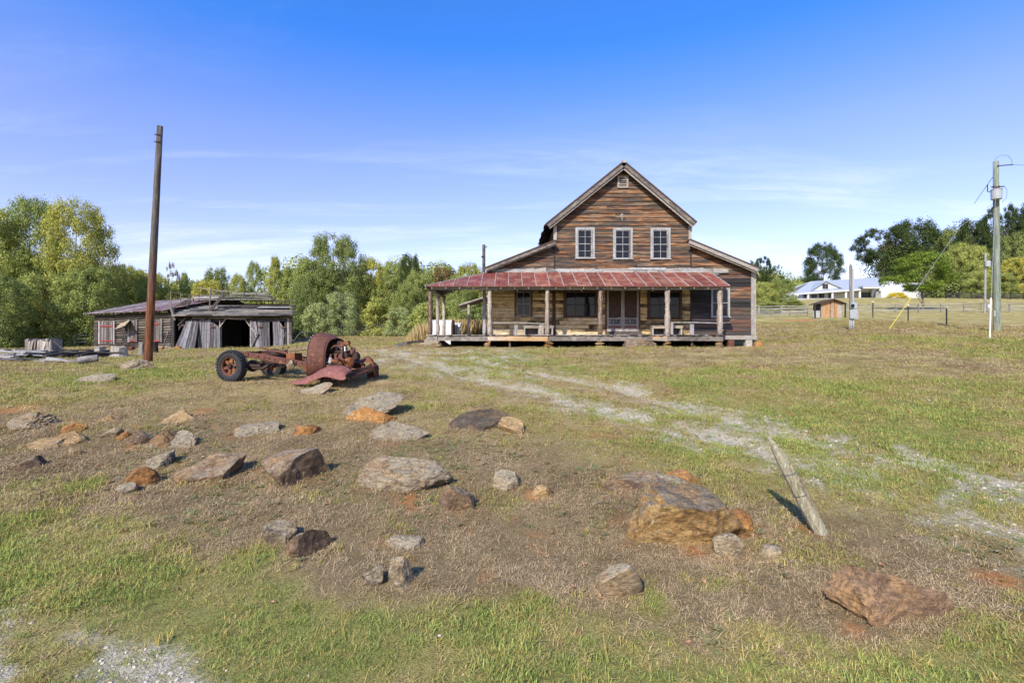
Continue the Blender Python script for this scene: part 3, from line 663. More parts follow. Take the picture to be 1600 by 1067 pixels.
# corner and seam boards
MB().box(XR-.2, XR+.01, YW-.075, YW+.05, Z(523, YW), slope_z(XR, 'r')+.02).build('corner_board', M['trim'], house)
MB().box(XR+.012, XR+.04, YW-.07, YW+.2, Z(523, YW), slope_z(XR, 'r')+.02).build('corner_board', M['trim'], house)
MB().box(X(866, YW)-.03, X(866, YW)+.03, YW-.07, YW-.02, Z(428, YW), slope_z(XM0, 'l')+.1).build('seam_board', M['dark_wood'], house)
MB().box(X(1079, YW)-.03, X(1079, YW)+.03, YW-.07, YW-.02, Z(523, YW), slope_z(XM1, 'r')+.1).build('seam_board', M['dark_wood'], house)
MB().box(XM0-.04, XM0+.12, YW-.085, YW+.0, slope_z(XM0, 'l')+.24, slope_z(XM0, 'm')+.08).build('corner_board', M['trim'], house)
MB().box(XM1-.12, XM1+.04, YW-.085, YW+.0, slope_z(XM1, 'r')+.24, slope_z(XM1, 'm')+.08).build('corner_board', M['trim'], house)
MB().box(X(1130, YW), XR+.06, YW-.12, YW+.1, Z(530, YW), Z(523.5, YW)).build('sill_beam', M['grey_wood'], house)
MB().box(XL-.02, XL+.14, YW-.07, YW+.02, Z(524, YW), slope_z(XL, 'l')).build('corner_board', M['brown_trim'], house)
MB().box(X(863, YW), X(868, YW), YW-.075, YW-.02, Z(524, YW), Z(446, YW)).build('seam_board', M['brown_trim'], house)
# side walls: rows of boards one behind another
for (xs, z0, z1, dx, mt) in ((XL, ZF, slope_z(XL, 'l'), -1, M['dark_siding']), (XM0, slope_z(XM0, 'l')+.1, slope_z(XM0, 'm'), -1, M['siding']), (XR, ZF-.2, slope_z(XR, 'r'), 1, M['dark_siding'])):
    s = MB(); z = z0
    while z < z1-.05:
        zt = min(z+PIT+.02, z1); yy0, yy1 = YW+.22, YW+9.2
        s.prism([(xs+dx*.03, yy0, z), (xs+dx*.03, yy1, z), (xs+dx*.008, yy1, zt), (xs+dx*.008, yy0, zt)], (-dx*.012, 0, 0)); z += PIT
    s.build('side_boards', mt, house, kind='stuff')
# roofs
def roofslab(name, a, b, y0, y1, th, mat, parent):
    """a,b: (x,z) upper and lower edge of the roof's top surface"""
    d = Vector((b[0]-a[0], 0, b[1]-a[1])).normalized(); n = Vector((-d.z, 0, d.x)); n = n if n.z > 0 else -n
    A, B = Vector((a[0], y0, a[1])), Vector((b[0], y0, b[1]))
    mb = MB(); mb.prism([A, B, B-n*th, A-n*th], (0, y1-y0, 0)); return mb.build(name, mat, parent)
YR = 25.5; ax, az_ = XC-.02, Z(250, YR); lx, lz = X(853, YR), Z(348, YR); rx, rz = X(1090, YR), Z(346, YR)
roofslab('main_roof', (ax, az_), (lx, lz), YR, 35.6, .07, M['brown_roof'], house); roofslab('main_roof', (ax, az_-.004), (rx, rz), YR, 35.6, .07, M['brown_roof'], house)
def barge(a, b, off, wd, y, mat, name='barge_board', th=.05):
    a = Vector((a[0], 0, a[1])); b = Vector((b[0], 0, b[1])); d = (b-a).normalized(); n = Vector((-d.z, 0, d.x)); n = n if n.z > 0 else -n
    q = [a-n*off, b-n*off, b-n*(off+wd), a-n*(off+wd)]
    MB().prism([(p.x, y, p.z) for p in q], (0, th, 0)).build(name, mat, house)
for a, b in (((ax, az_), (lx, lz)), ((ax, az_), (rx, rz))):
    barge(a, b, .072, .17, YR+.03, M['barge']); barge(a, b, .245, .09, YR+.10, M['grey_wood'])
# curled roof tiles showing along the far left eave
for i in range(17):
    y = YR+.15+i*.58; j = random.uniform(-.05, .05)
    MB().prism([(lx-.10+j, y, lz-.13), (lx+.30, y, lz+.15), (lx+.30, y, lz+.19), (lx-.08+j, y, lz-.05)], (0, .5, random.uniform(-.03, .03))).build('eave_tile', M['black'] if i % 3 else M['dark_wood'], house)
la, lb = (X(867, YR), Z(374, YR)), (X(757, YR), Z(417, YR)); ra, rb = (X(1079, YR), Z(372.5, YR)), (X(1187, YR), Z(417, YR))
roofslab('left_wing_roof', la, lb, YR, 35.4, .06, M['brown_roof'], house); roofslab('right_wing_roof', ra, rb, YR, 35.4, .06, M['brown_roof'], house)
barge(la, lb, .062, .15, YR+.03, M['barge']); barge(ra, rb, .062, .17, YR+.03, M['grey_wood']); barge(ra, rb, .235, .07, YR+.1, M['barge']); barge(la, lb, .215, .06, YR+.1, M['grey_wood'])
# ridge stub
MB().box(ax-.08, ax+.08, YR-.02, YR+.12, az_-.12, az_+.03).build('ridge_cap', M['trim'], house)
# upper windows, vent and the iron wall anchor
for i, u in enumerate(UPW):
    wn = window(house, u[0], u[1], u[2], u[3], YW, 2, 4, M['white_trim'], M['white_trim'], fw=.11)
    MB().box(X(u[1]-6.3, YW), X(u[1]-3.6, YW)-.004, YW-.115, YW-.088, Z(u[3], YW)+.01, Z(u[2], YW)-.12).build('screen_stile', M['grey_wood'], wn)
vz0, vz1, vx0, vx1 = Z(294, YW), Z(275, YW), X(964.3, YW), X(981.3, YW)
v = MB(); v.box(vx0, vx0+.09, YW-.09, YW-.01, vz0, vz1); v.box(vx1-.09, vx1, YW-.09, YW-.01, vz0, vz1); v.box(vx0+.09, vx1-.09, YW-.088, YW-.01, vz1-.07, vz1); v.box(vx0+.09, vx1-.09, YW-.088, YW-.01, vz0, vz0+.07)
vent = v.build('gable_vent', M['grey_wood'], house)
for k in range(5):
    zz = vz0+.1+k*.092; MB().prism([(vx0+.092, YW-.08, zz), (vx1-.092, YW-.08, zz), (vx1-.092, YW-.015, zz+.06), (vx0+.092, YW-.015, zz+.06)], (0, .0, .014)).build('louvre', M['grey_wood'], vent)
wa = MB(); c = P(972, 337, YW-.06)
for a in (0, 45, 90, 135):
    d = Vector((math.cos(math.radians(a)), 0, math.sin(math.radians(a))))*.11; wa.bar(c-d, c+d, .03, .025, (0, 1, 0))
wa.box(c.x-.015, c.x+.015, c.y-.012, c.y+.012, c.z-.24, c.z+.13); wa.build('wall_anchor', M['trim'], house)
# windows under the porch
wA = window(house, 804, 832, 452.5, 493, YW, 2, 2, M['brown_trim'], M['grey_wood'], fw=.10)
window(house, 880, 934, 452.5, 494.5, YW, 3, 2, M['brown_trim'], M['dark_wood'], fw=.13)
window(house, 1011, 1065, 452.5, 497, YW, 3, 2, M['brown_trim'], M['dark_wood'], fw=.11)
window(house, 1110.5, 1139.5, 449.5, 494.5, YW, 2, 2, M['white_trim'], M['white_trim'], fw=.06)
# double screen door
dx0, dx1, dz0, dz1 = X(948, YW), X(997, YW), Z(517.5, YW), Z(452, YW); dm = (dx0+dx1)/2
f = MB(); f.box(dx0-.09, dx0, YW-.09, YW, dz0-.1, dz1+.09); f.box(dx1, dx1+.09, YW-.09, YW, dz0-.1, dz1+.09); f.box(dx0, dx1, YW-.089, YW, dz1, dz1+.09); f.build('door_frame', M['brown_trim'], house)
MB().box(dx0-.06, dx1+.12, YW-.35, YW-.05, dz0-.20, dz0-.03).build('door_step', M['dark_wood'], house)
for a, b in ((dx0+.004, dm-.006), (dm+.006, dx1-.004)):
    d = MB(); st = .075
    d.box(a, a+st, YW-.105, YW-.07, dz0, dz1); d.box(b-st, b, YW-.105, YW-.07, dz0, dz1)
    mz = Z(498, YW)
    for z0, z1 in ((dz0, dz0+.16), (mz-.32, mz-.26), (mz, mz+.05), (dz1-.07, dz1)): d.box(a+st, b-st, YW-.103, YW-.072, z0, z1)
    dd_ = d.build('screen_door', M['trim'], house)
    MB().box(a+st-.004, b-st+.004, YW-.088, YW-.083, mz+.045, dz1-.06).build('screen_mesh', M['screen'], dd_)
    MB().box(a+st-.004, b-st+.004, YW-.088, YW-.083, dz0+.15, mz-.315).build('lower_screen', M['shade'], dd_)
    sp = MB(); sp.box(a+st-.004, b-st+.004, YW-.086, YW-.082, mz-.262, mz+.002); sp.build('spindle_backing', M['black'], dd_)
    for k in range(9):
        xx = a+st+.03+k*(b-a-2*st-.06)/8; MB().tube([(xx, YW-.095, mz-.26), (xx, YW-.095, mz-.13), (xx, YW-.095, mz)], [.009, .02, .009], 6).build('spindle', M['white_trim'], dd_)
MB().bar((X(961, YW), YW-.115, Z(499, YW)), (X(972, YW), YW-.115, Z(493, YW)), .02, .03).build('door_handle', M['grey_wood'], house)
# porch: floor, edge boards, posts, beam, rafters, roof
EX0, EX1 = X(667, YP), X(1131, YP)
YB = 28.4
MB().box(EX0+.05, EX1-.02, YP+.06, YW+.0, ZF-.06, ZF-.005).build('porch_floor', M['grey_wood'], house)
MB().box(EX0+.05, XL-.01, YW+.002, YB, ZF-.06, ZF-.005).build('porch_floor', M['grey_wood'], house)
x = EX0
while x < EX1-.05:
    w_ = random.uniform(.14, .2); MB().box(x, min(x+w_-.008, EX1), YP-.05+random.uniform(-.05, .04), YP+.6, ZF-.004, ZF+.03+random.uniform(-.008, .008)).build('floor_board', M['dark_wood'] if random.random() < .4 else M['grey_wood'], house); x += w_
edges = [(667, 683, 6), (684, 762, 0), (762, 856, 1), (857, 938, 2), (938, 1019, 0), (1019.5, 1043, 3), (1044, 1130, 0)]
for a, b, k in edges:
    d0, d1 = random.uniform(-.01, .02), random.uniform(-.01, .02)
    xa, xb = X(a, YP), X(b, YP)
    MB().prism([(xa, YP, ZF-.03), (xb, YP, ZF-.03), (xb, YP, Z(532.5, YP)+d0), (xa, YP, Z(532, YP)+d1)], (0, .055, 0)).build('edge_board', [M['barge'], M['rim'], M['barge'], M['rim']][k % 4], house)
MB().box(EX0, EX0+.05, YP+.06, YB, ZF-.24, ZF-.03).build('edge_board', M['grey_wood'], house)
def logpost(px, Yp, r, z0, z1, seed, nm='porch_post', mat=None):
    random.seed(seed); pts = []; rad = []; x0 = X(px, Yp); n = 13
    for i in range(n):
        f = i/(n-1); pts.append((x0+random.uniform(-.012, .012), Yp+random.uniform(-.012, .012), z0+(z1-z0)*f)); rad.append(r*(1.1-.15*f)*random.uniform(.86, 1.16))
    mb = MB(); mb.tube(pts, rad, 9)
    for k in range(5):
        zz = random.uniform(z0+.1, z1-.1); a = random.uniform(0, 6.28); mb.tube([(x0, Yp, zz), (x0+math.cos(a)*r*1.35, Yp+math.sin(a)*r*1.35, zz+.03)], [.035, .02], 5)
    return mb.build(nm, mat or M['bark_post'], house, smooth=True)
ZE = Z(447, YP-.1)                                  # eave height
for i, (px, r) in enumerate(((672.5, .095), (765, .10), (855, .10), (938, .10), (1043, .12), (1125, .125))): logpost(px, YP+.16, r, ZF, ZE-.10, 40+i)
for i, Yp in enumerate((25.75, 28.1)): logpost(800-3.74/Yp*800, Yp, .09, ZF, ZE-.05, 60+i)
logpost(757, 25.4, .085, ZF, Z(440, 25.4), 66, mat=M['grey_wood_v'])
random.seed(99)
MB().box(EX0+.1, X(1140, YP)-.1, YP+.1, YP+.22, ZE-.13, ZE-.02).build('porch_beam', M['grey_wood'], house)
MB().box(EX0+.1, EX0+.22, YP+.22, YB-.1, ZE-.13, ZE-.02).build('porch_beam', M['grey_wood'], house)
YE = YP-.12; XEL = X(665, YE); XER = X(1140, YE); ZT = Z(425.5, YW-.08); YT = YW-.08; k_ = (ZT-ZE)/(YT-YE)
hipx = lambda x: YE+(x-XEL)*(YT-YE)/(XL-XEL)
xs = []; x = XEL+.28
while x < XER-.1:
    yt = min(YT, hipx(x)) if x < XL else YT
    MB().prism([(x-.025, YE+.03, ZE-.10), (x+.025, YE+.03, ZE-.10), (x+.025, YE+.03, ZE-.012), (x-.025, YE+.03, ZE-.012)], (0, yt-YE-.05, (yt-YE-.05)*k_)).build('rafter', M['trim'], house); x += .637
# dark sheathing under the metal
sh = MB(); sh.prism([(XEL+.05, YE+.02, ZE-.01), (XER-.02, YE+.02, ZE-.01), (XER-.02, YT, ZT-.01), (XL, YT, ZT-.01)], (0, 0, .012))
sh.prism([(XEL+.05, YE+.05, ZE-.008), (XL-.005, YT+.02, ZT-.012), (XL-.005, YB, ZT-.012), (XEL+.05, YB, ZE-.008)], (0, 0, .012))
proof = sh.build('porch_roof', M['dark_wood'], house)
def panel(x0, x1):
    yt0 = min(YT, hipx(x0)) if x0 < XL else YT; yt1 = min(YT, hipx(x1)) if x1 < XL else YT
    zf = lambda y: ZE+.012+(y-YE)*k_
    poly = [(x0, YE, zf(YE)), (x1, YE, zf(YE)), (x1, yt1, zf(yt1)), (x0, yt0, zf(yt0))]
    if yt0-YE < .02: poly = poly[:3]
    MB().prism(poly, (0, 0, .014)).build('roof_panel', M['red_metal'], proof)
    for fr in (.33, .67):
        xm = x0+(x1-x0)*fr; yt = (min(YT, hipx(xm)) if xm < XL else YT)-.01
        if yt-YE > .1: MB().prism([(xm-.008, YE, zf(YE)+.016), (xm+.008, YE, zf(YE)+.016), (xm, YE, zf(YE)+.028)], (0, yt-YE, (yt-YE)*k_)).build('panel_rib', M['red_metal'], proof)
    xm = x1; yt = (min(YT, hipx(xm)) if xm < XL else YT)-.01
    MB().prism([(xm-.020, YE-.01, zf(YE)+.010), (xm+.020, YE-.01, zf(YE)+.010), (xm+.014, YE-.01, zf(YE)+.05), (xm-.014, YE-.01, zf(YE)+.05)], (0, yt-YE, (yt-YE)*k_)).build('roof_seam', M['galv2'], proof)
x = XEL; 
while x < XER-.05: panel(x, min(x+.637, XER)); x += .637
# left side slope of the wrap-round porch
k2 = (ZT-ZE)/(XL-XEL); y = YE
while y < YB:
    y1 = min(y+.637, YB+.2); hx = lambda yy: min(XL, XEL+(yy-YE)*(XL-XEL)/(YT-YE)); zf = lambda x: ZE+.012+(x-XEL)*k2
    poly = [(XEL, y, zf(XEL)), (hx(y), y, zf(hx(y))), (hx(y1), y1, zf(hx(y1))), (XEL, y1, zf(XEL))]
    if hx(y)-XEL < .02: poly = poly[1:]
    MB().prism(poly, (0, 0, .014)).build('roof_panel', M['red_metal'], proof); y = y1
# hip cap and side eave trim
MB().bar((XEL-.03, YE-.03, ZE+.03), (XL, YT, ZT+.03), .10, .035).build('hip_cap', M['trim'], proof)
MB().box(XEL-.02, XEL+.02, YE, YB+.2, ZE-.06, ZE+.01).build('eave_board', M['grey_wood'], proof)
MB().bar((XEL, YE-.012, ZE-.008), (XER, YE-.012, ZE-.008), .02, .035).build('eave_board', M['rust'], proof)
# loose grey boards along the top of the red roof
for a, b, y0, dy in ((770, 838, 421, 1), (800, 866, 424, -1), (868, 940, 421.5, .5), (905, 1000, 424.5, -.8), (925, 1012, 421, 1.5), (1005, 1078, 423, -1.5), (1060, 1098, 419.5, 1), (1075, 1122, 424.5, 2.5), (1090, 1116, 421.5, 4), (982, 1040, 419, .3)):
    MB().prism([(X(a, YW), YW-.10, Z(y0+dy*.5+2.3, YW)), (X(b, YW), YW-.11, Z(y0+dy+2.6, YW)), (X(b, YW), YW-.09, Z(y0+dy-.9, YW)), (X(a, YW), YW-.08, Z(y0-.9, YW))], (0, .02, 0)).build('flashing_board', M['grey_wood'] if a % 2 else M['white_trim'], house)
x = X(768, YW)
for k in range(24):
    w_ = random.uniform(.35, .8); q = random.uniform(-.02, .03)
    if x > X(1116, YW): break
    MB().prism([(x, YW-.13, Z(426.3, YW)+q), (x+w_-.01, YW-.13, Z(426.3, YW)+q*.5), (x+w_-.01, YW-.06, Z(419.5, YW)+q*2), (x, YW-.06, Z(419.5, YW)-q)], (0, .015, .0)).build('flashing_shingle', M['grey_wood'], house); x += w_
# railings
def rail(pa, pb, name='porch_rail', w_=.05, mat=None): MB().tube([pa, (pa+pb)/2+Vector((0, 0, random.uniform(-.01, .02))), pb], w_/2, 6).build(name, mat or M['trim'], house)
yr = YP+.2
rail(P(768, 504, yr), P(852, 505.5, yr)); rail(P(1048, 503.5, yr), P(1122, 504.5, yr)); rail(P(1128, 504.5, yr), P(1141, 503.5, yr+.6))
for px, w2, y0 in ((806, .085, 507), (846, .11, 507), (1049.5, .06, 504), (1081, .085, 506)):
    x0 = X(px, yr); MB().box(x0-w2, x0+w2, yr-.04, yr+.05, ZF+.03, Z(y0, yr)).build('rail_post', M['grey_wood_v'] if px != 846 else M['bark_post'], house)
rail(P(770, 515, yr+.1), P(770, 523, yr+.1), w_=.04)
# stone and timber piers
def stonemat(name, cols, lichen=None, lam=.35, top=.45):
    m, t, b = new_mat(name); v, r = objvec(t)
    n1 = noise(t, v, 2.4, 6, .65, .5); n2 = noise(t, mapping(t, v, (4, 4, 16)), 1.0, 6, .65, .5); n3 = noise(t, v, 34, 5, .75); n4 = noise(t, v, 9, 5, .7, .3)
    f = math_(t, 'ADD', math_(t, 'MULTIPLY', n1, 1-lam), math_(t, 'MULTIPLY', n2, lam))
    f = math_(t, 'ADD', f, math_(t, 'MULTIPLY', math_(t, 'SUBTRACT', r, .5), .12))
    c = ramp(t, f, [(.33, cols[0]), (.45, cols[1]), (.56, cols[2]), (.68, cols[3])])
    if lichen:
        g = t.nodes.new('ShaderNodeNewGeometry'); s = t.nodes.new('ShaderNodeSeparateXYZ'); t.links.new(g.outputs['Normal'], s.inputs[0])
        k = math_(t, 'ADD', math_(t, 'MULTIPLY', s.outputs[2], .7), math_(t, 'MULTIPLY', n4, .9))
        c = mixc(t, ramp(t, k, [(top+.35, 0), (top+.65, .9)]), c, lichen)
        sp = ramp(t, noise(t, v, 13, 3, .8), [(.62, 0), (.67, .6)]); c = mixc(t, sp, c, (.42,.41,.36))
    n5 = noise(t, v, 1.3, 6, .7, .6); c = mixc(t, ramp(t, n5, [(.50, 0), (.62, .6)]), c, (.27,.175,.085))
    n6 = noise(t, mapping(t, v, (3, 3, 9)), 1.5, 7, .75, 1.2); c = mixc(t, ramp(t, n6, [(.47, 0), (.50, .7), (.53, 0)]), c, (.035,.028,.022))
    c = mixc(t, 1.0, c, ramp(t, n3, [(.28, .50), (.72, 1.4)]), 'MULTIPLY')
    c = mixc(t, ramp(t, n4, [(.32, .8), (.44, 0)]), c, (.05,.042,.036))
    c = mixc(t, 1.0, c, (1.14, 1.0, .80), 'MULTIPLY')
    t.links.new(c, b.inputs['Base Color']); b.inputs['Roughness'].default_value = .92
    bump(t, b, math_(t, 'ADD', math_(t, 'MULTIPLY', n3, .4), math_(t, 'ADD', n2, n4)), .8, .03); return m
RM = {'grey': stonemat('grey gneiss', ((.07,.06,.048), (.15,.13,.105), (.225,.20,.16), (.31,.27,.21)), (.26,.245,.205)),
      'brown': stonemat('brown purple gneiss', ((.045,.033,.027), (.10,.074,.058), (.165,.128,.10), (.27,.23,.185)), (.22,.195,.165), top=.55),
      'tan': stonemat('tan sandstone', ((.15,.10,.05), (.28,.205,.115), (.37,.28,.165), (.44,.36,.24)), None),
      'orange': stonemat('orange stained stone', ((.11,.055,.025), (.25,.13,.05), (.36,.20,.075), (.32,.25,.15)), None),
      'dark': stonemat('near black stone', ((.02,.019,.018), (.05,.046,.042), (.085,.075,.065), (.16,.14,.12)), None),
      'rusty': stonemat('brown slab with orange broken edge', ((.06,.042,.033), (.14,.098,.074), (.22,.155,.11), (.44,.29,.16)), None),
      'pale': stonemat('pale lichened stone', ((.13,.11,.08), (.21,.18,.135), (.29,.255,.195), (.36,.32,.25)), (.30,.28,.23)),
      'olive': stonemat('lichened boulder with ochre broken face', ((.09,.06,.03), (.25,.165,.07), (.31,.235,.12), (.19,.165,.11)), (.14,.135,.125), top=.33)}
def rockmesh(name, size, seed, mat, sub=3, cuts=9, rough=.10, flat=None, tilt=(0, 0, 0), lam=0.0, parent=None, smooth=False, dents=(), planes_=()):
    import bmesh
    r = random.Random(seed); bm = bmesh.new(); bmesh.ops.create_icosphere(bm, subdivisions=sub, radius=1.0)
    planes = []
    for i in range(cuts):
        n = Vector((r.gauss(0, 1), r.gauss(0, 1), r.gauss(0, .8))).normalized(); planes.append((n, r.uniform(.52, .85)))
    planes += [(Vector(a).normalized(), b) for a, b in planes_]
    if flat: planes.append((Vector((r.uniform(-.15, .15), r.uniform(-.15, .15), 1)).normalized(), flat))
    off = Vector((r.uniform(0, 50),)*3)
    R = Matrix.Rotation(tilt[2], 3, 'Z') @ Matrix.Rotation(tilt[1], 3, 'Y') @ Matrix.Rotation(tilt[0], 3, 'X')
    for v in bm.verts:
        p = v.co*1.15
        for n, d in planes:
            q = p.dot(n)
            if q > d: p = p-n*(q-d)*.94
        s = Vector((p.x*size[0]/2, p.y*size[1]/2, p.z*size[2]/2)); u = max(size)*.5
        k = mnoise.fractal(v.co*1.6+off, .9, 2.1, 5); k2 = mnoise.noise(v.co*5.5+off)
        nn = v.co.normalized(); s = s+nn*(k*rough+k2*rough*.6)*u*(.45+.55*min(size)/max(size))
        if lam:
            ly = p.z*3.2+k*1.4; e = (ly-math.floor(ly)); s += Vector((nn.x, nn.y, 0))*(e-.5)*lam*u
        for (dc, dr, dd__) in dents:
            q = (v.co.normalized()-Vector(dc)).length
            if q < dr: s -= nn*dd__*u*(1-(q/dr)**2)
        v.co = R @ s
    me = bpy.data.meshes.new(name); bm.to_mesh(me); bm.free(); me.materials.append(mat)
    if smooth: me.polygons.foreach_set('use_smooth', [True]*len(me.polygons))
    o = bpy.data.objects.new(name, me); COL.objects.link(o)
    if parent: o.parent = parent
    return o
def pier(px, Yp, ws, seed):
    z = CZ-.30; r = random.Random(seed)
    for i, (w_, h, m_) in enumerate(ws):
        o = rockmesh('pier_stone', (w_, .34, h*1.25), seed*10+i, RM[m_], 2, 7, .05, parent=house)
        o.location = Vector((X(px, Yp)+r.uniform(-.04, .04), Yp+.17, z+h/2))-ORG[house.name]; z += h
pier(763, YP, [(.42,.22,'tan'), (.36,.2,'orange'), (.34,.12,'tan')], 1); pier(857, YP, [(.5,.14,'orange'), (.38,.12,'tan'), (.34,.14,'tan'), (.3,.1,'pale')], 2)
pier(938, YP, [(.5,.14,'tan'), (.42,.12,'pale'), (.36,.12,'tan'), (.4,.12,'tan')], 3); pier(1045, YP, [(.42,.14,'orange'), (.44,.12,'tan'), (.3,.12,'pale'), (.36,.12,'tan')], 4)
pier(1126, YP, [(.44,.14,'pale'), (.4,.13,'tan'), (.36,.13,'pale'), (.32,.12,'tan')], 5)
for a, b, m_ in ((1137, 1146, 'rust'), (1164, 1174, 'trim')): MB().box(X(a, YW), X(b, YW), YW-.1, YW+.15, CZ-.5, Z(530.5, YW)).build('timber_pier', M[m_], house)
for a in (795, 1082): MB().box(X(a, YP), X(a+3, YP), YP+.15, YP+.25, CZ-.5, ZF-.05).build('timber_pier', M['rim'], house)
for k in range(9):
    MB().box(-3.3+k*1.7, -3.1+k*1.7, 27.5, 27.8, CZ-.5, ZF-.1).build('timber_pier', M['dark_wood'], house)
MB().box(EX0+.6, XR-.3, 27.9, 28.1, CZ-.8, ZF-.1).build('underfloor_dark', M['black'], house)  # black sheet standing in for the darkness under the house
# light bulbs on the porch ceiling
for px in (708, 775, 808, 909, 1020): MB().tube([P(px, 452, 24.6), P(px, 454.5, 24.6)], .03, 6).build('light_bulb', M['white_metal'], house)

# benches on the porch
def bench(label, a, b, legs):
    y0, y1 = YW-.62, YW-.22; t = thing('bench', label, 'bench', (X((a+b)/2, y0), y0, ZF+.03)); za = Z(508.5, y0)
    MB().box(X(a, y0), X(b, y0), y0, y1, za-.05, za).build('seat', M['grey_wood'], t)
    for px in legs: MB().box(X(px, y0), X(px+2.2, y0), y0+.03, y1-.03, ZF+.03, za-.052).build('leg', M['trim'], t)
    MB().box(X(a+1, y0), X(b-1, y0), y1-.05, y1-.03, ZF+.03, za-.052).build('back_panel', M['dark_wood'], t)
    MB().box(X(a+1, y0), X(b-1, y0), y0+.01, y0+.03, za-.13, za-.052).build('apron', M['rim'], t)
bench('low wooden bench under the narrow left porch window', 818, 866, (818.5, 841, 862)); bench('low wooden bench under the wide window right of the screen doors', 1019, 1068, (1019.5, 1064, 1040))
# lean-to behind the porch on the left
lt = thing('lean_to', 'small open lean-to roof on thin posts beyond the left porch', 'lean-to', (X(735, 30), 30, gz(X(735, 30), 30)))
MB().prism([P(717, 477.5, 30), P(766, 462, 30), P(766, 459.5, 30), P(717, 475, 30)], (0, 2.2, 0)).build('roof', M['grey_wood'], lt)
for px in (732, 757): MB().box(X(px, 30.1)-.06, X(px, 30.1)+.06, 30.1, 30.22, gz(X(px, 30), 30)-.1, Z(474 if px == 732 else 464, 30.1)).build('post', M['trim'], lt)
MB().bar(P(720, 486, 30.1), P(732, 482, 30.1), .05, .05).build('brace', M['trim'], lt)
# white tanks standing behind the porch
def tank(label, a, b, y0, Yt, lg):
    g = gz(X((a+b)/2, Yt), Yt); zt = Z(y0, Yt); h = zt-g; x0, x1 = X(a, Yt), X(b, Yt); t = thing('metal_tank', label, 'tank', ((x0+x1)/2, Yt, g))
    pr = []; n = 12
    for i in range(n+1):
        a_ = math.pi*i/n; pr.append((0, Yt+.55-.55*math.cos(a_), zt-.35+.35*math.sin(a_)))
    poly = [(x0, p[1], p[2]) for p in pr] + [(x0, Yt+1.1, g+.02), (x0, Yt, g+.02)]
    MB().prism(poly, (x1-x0-.12, 0, 0)).build('shell', M['white_metal'], t); MB().prism([(x1-.11, p[1], p[2]+.01) for p in poly], (.1, 0, 0)).build('end_rim', M['rust_dark'], t)
tank('long white metal tank behind the left porch posts', 674, 708, 499, 30, 2); tank('shorter white metal tank beside the long one behind the porch', 708.5, 723, 503, 31, 1)

# ------------------------------------------------------------------ rocks
def rock(px0, px1, py0, py1, kind, label, seed, flat=None, dep=.8, tilt=(0, 0, 0), cuts=9, lam=0, sub=None, rough=.09, sink=.25, grow=1.0, name='rock', smooth=False, dents=(), hs=1.0, planes=()):
    h = hit((px0+px1)/2, py1-2); Yr = h.y; wd = (px1-px0)/F*Yr*1.08*grow; D = wd*dep
    slope = (gz(h.x, Yr+D)-h.z)
    ht = max(.05, (py1-py0)/F*Yr - max(0, D*.10))
    sink = sink+.25; hh = ht*(1+sink)*(1.0 if flat else 1.12)*hs; tilt = (tilt[0]*.6+(.42 if flat else .22), tilt[1]*.75, tilt[2])
    sub = sub or (5 if wd > .8 else 4)
    o = rockmesh(name, (wd*1.12, D*1.1, hh), seed, RM[kind], sub, cuts, rough, flat, tilt, lam, smooth=smooth, dents=dents, planes_=planes)
    zc = h.z + ht*.80 - hh*.44; yc = Yr+D*.36
    o.location = (X((px0+px1)/2, yc) if False else h.x*(yc/Yr), yc, zc)
    tag(o, label, 'rock'); return o
R_ = rock
R_(12, 84, 640, 673, 'grey', 'grey layered boulder at the far left edge, beside bare orange clay', 101, lam=.10, dep=.7, flat=.7)
R_(100, 132, 661, 677, 'orange', 'small brown rock on edge right of the far left boulder', 102, tilt=(0, -.4, 0))
R_(42, 95, 682, 703, 'tan', 'flat tan rock in a low heap below the far left boulder', 103, flat=.6)
R_(86, 136, 678, 697, 'tan', 'long tan block lying across the low heap at left', 104, flat=.6, tilt=(0, .1, -.2))
R_(64, 96, 690, 703, 'pale', 'small pale block at the foot of the low tan heap', 150, flat=.6)
R_(38, 74, 708, 736, 'brown', 'half buried brown rock below the low tan heap', 105, sink=.8)
R_(109, 123, 701, 715, 'pale', 'tiny grey stone right of the half buried brown rock', 106)
R_(157, 200, 642, 659, 'tan', 'smooth tan rock alone on the upper left bank', 107, sink=.6)
R_(254, 306, 642, 661, 'tan', 'tan rounded slab, the larger of two tan rocks upslope at left', 108, sink=.7, flat=.75)
R_(163, 190, 668, 685, 'pale', 'leftmost small pale rock in the row beside the black rock', 109, sink=.5)
R_(180, 208, 671, 688, 'orange', 'orange tan rock second in the row beside the black rock', 110, sink=.5)
R_(198, 232, 671, 697, 'brown', 'brownish rock touching the left side of the black rock', 111, sink=.5)
R_(236, 280, 669, 700, 'dark', 'jagged black rock standing behind a grey banded slab', 112, rough=.14)
R_(243, 310, 683, 705, 'grey', 'grey banded slab leaning on the black rock', 113, lam=.08, flat=.6, tilt=(.15, -.1, 0))
R_(228, 276, 706, 734, 'grey', 'grey angular slab above the brown shard', 114, tilt=(.2, -.25, 0), flat=.6)
R_(208, 243, 731, 762, 'orange', 'brown orange shard between two grey slabs', 115, tilt=(.2, -.5, 0))
R_(186, 212, 752, 776, 'grey', 'small flat grey slab lowest on the left bank', 116, flat=.5, tilt=(.3, -.2, 0))
R_(292, 384, 699, 750, 'brown', 'wide brown slab tilted down left with pale right edge', 117, flat=.5, tilt=(.38, -.30, .1), dep=.55, hs=.8)
R_(362, 427, 660, 684, 'grey', 'jagged pale grey layered rock above the wide brown slab', 118, lam=.14, tilt=(0, -.15, 0))
R_(416, 504, 681, 757, 'brown', 'big upright purple brown boulder in the middle of the left bank', 119, dep=.75, tilt=(.25, -.15, -.2), flat=.7, rough=.07)
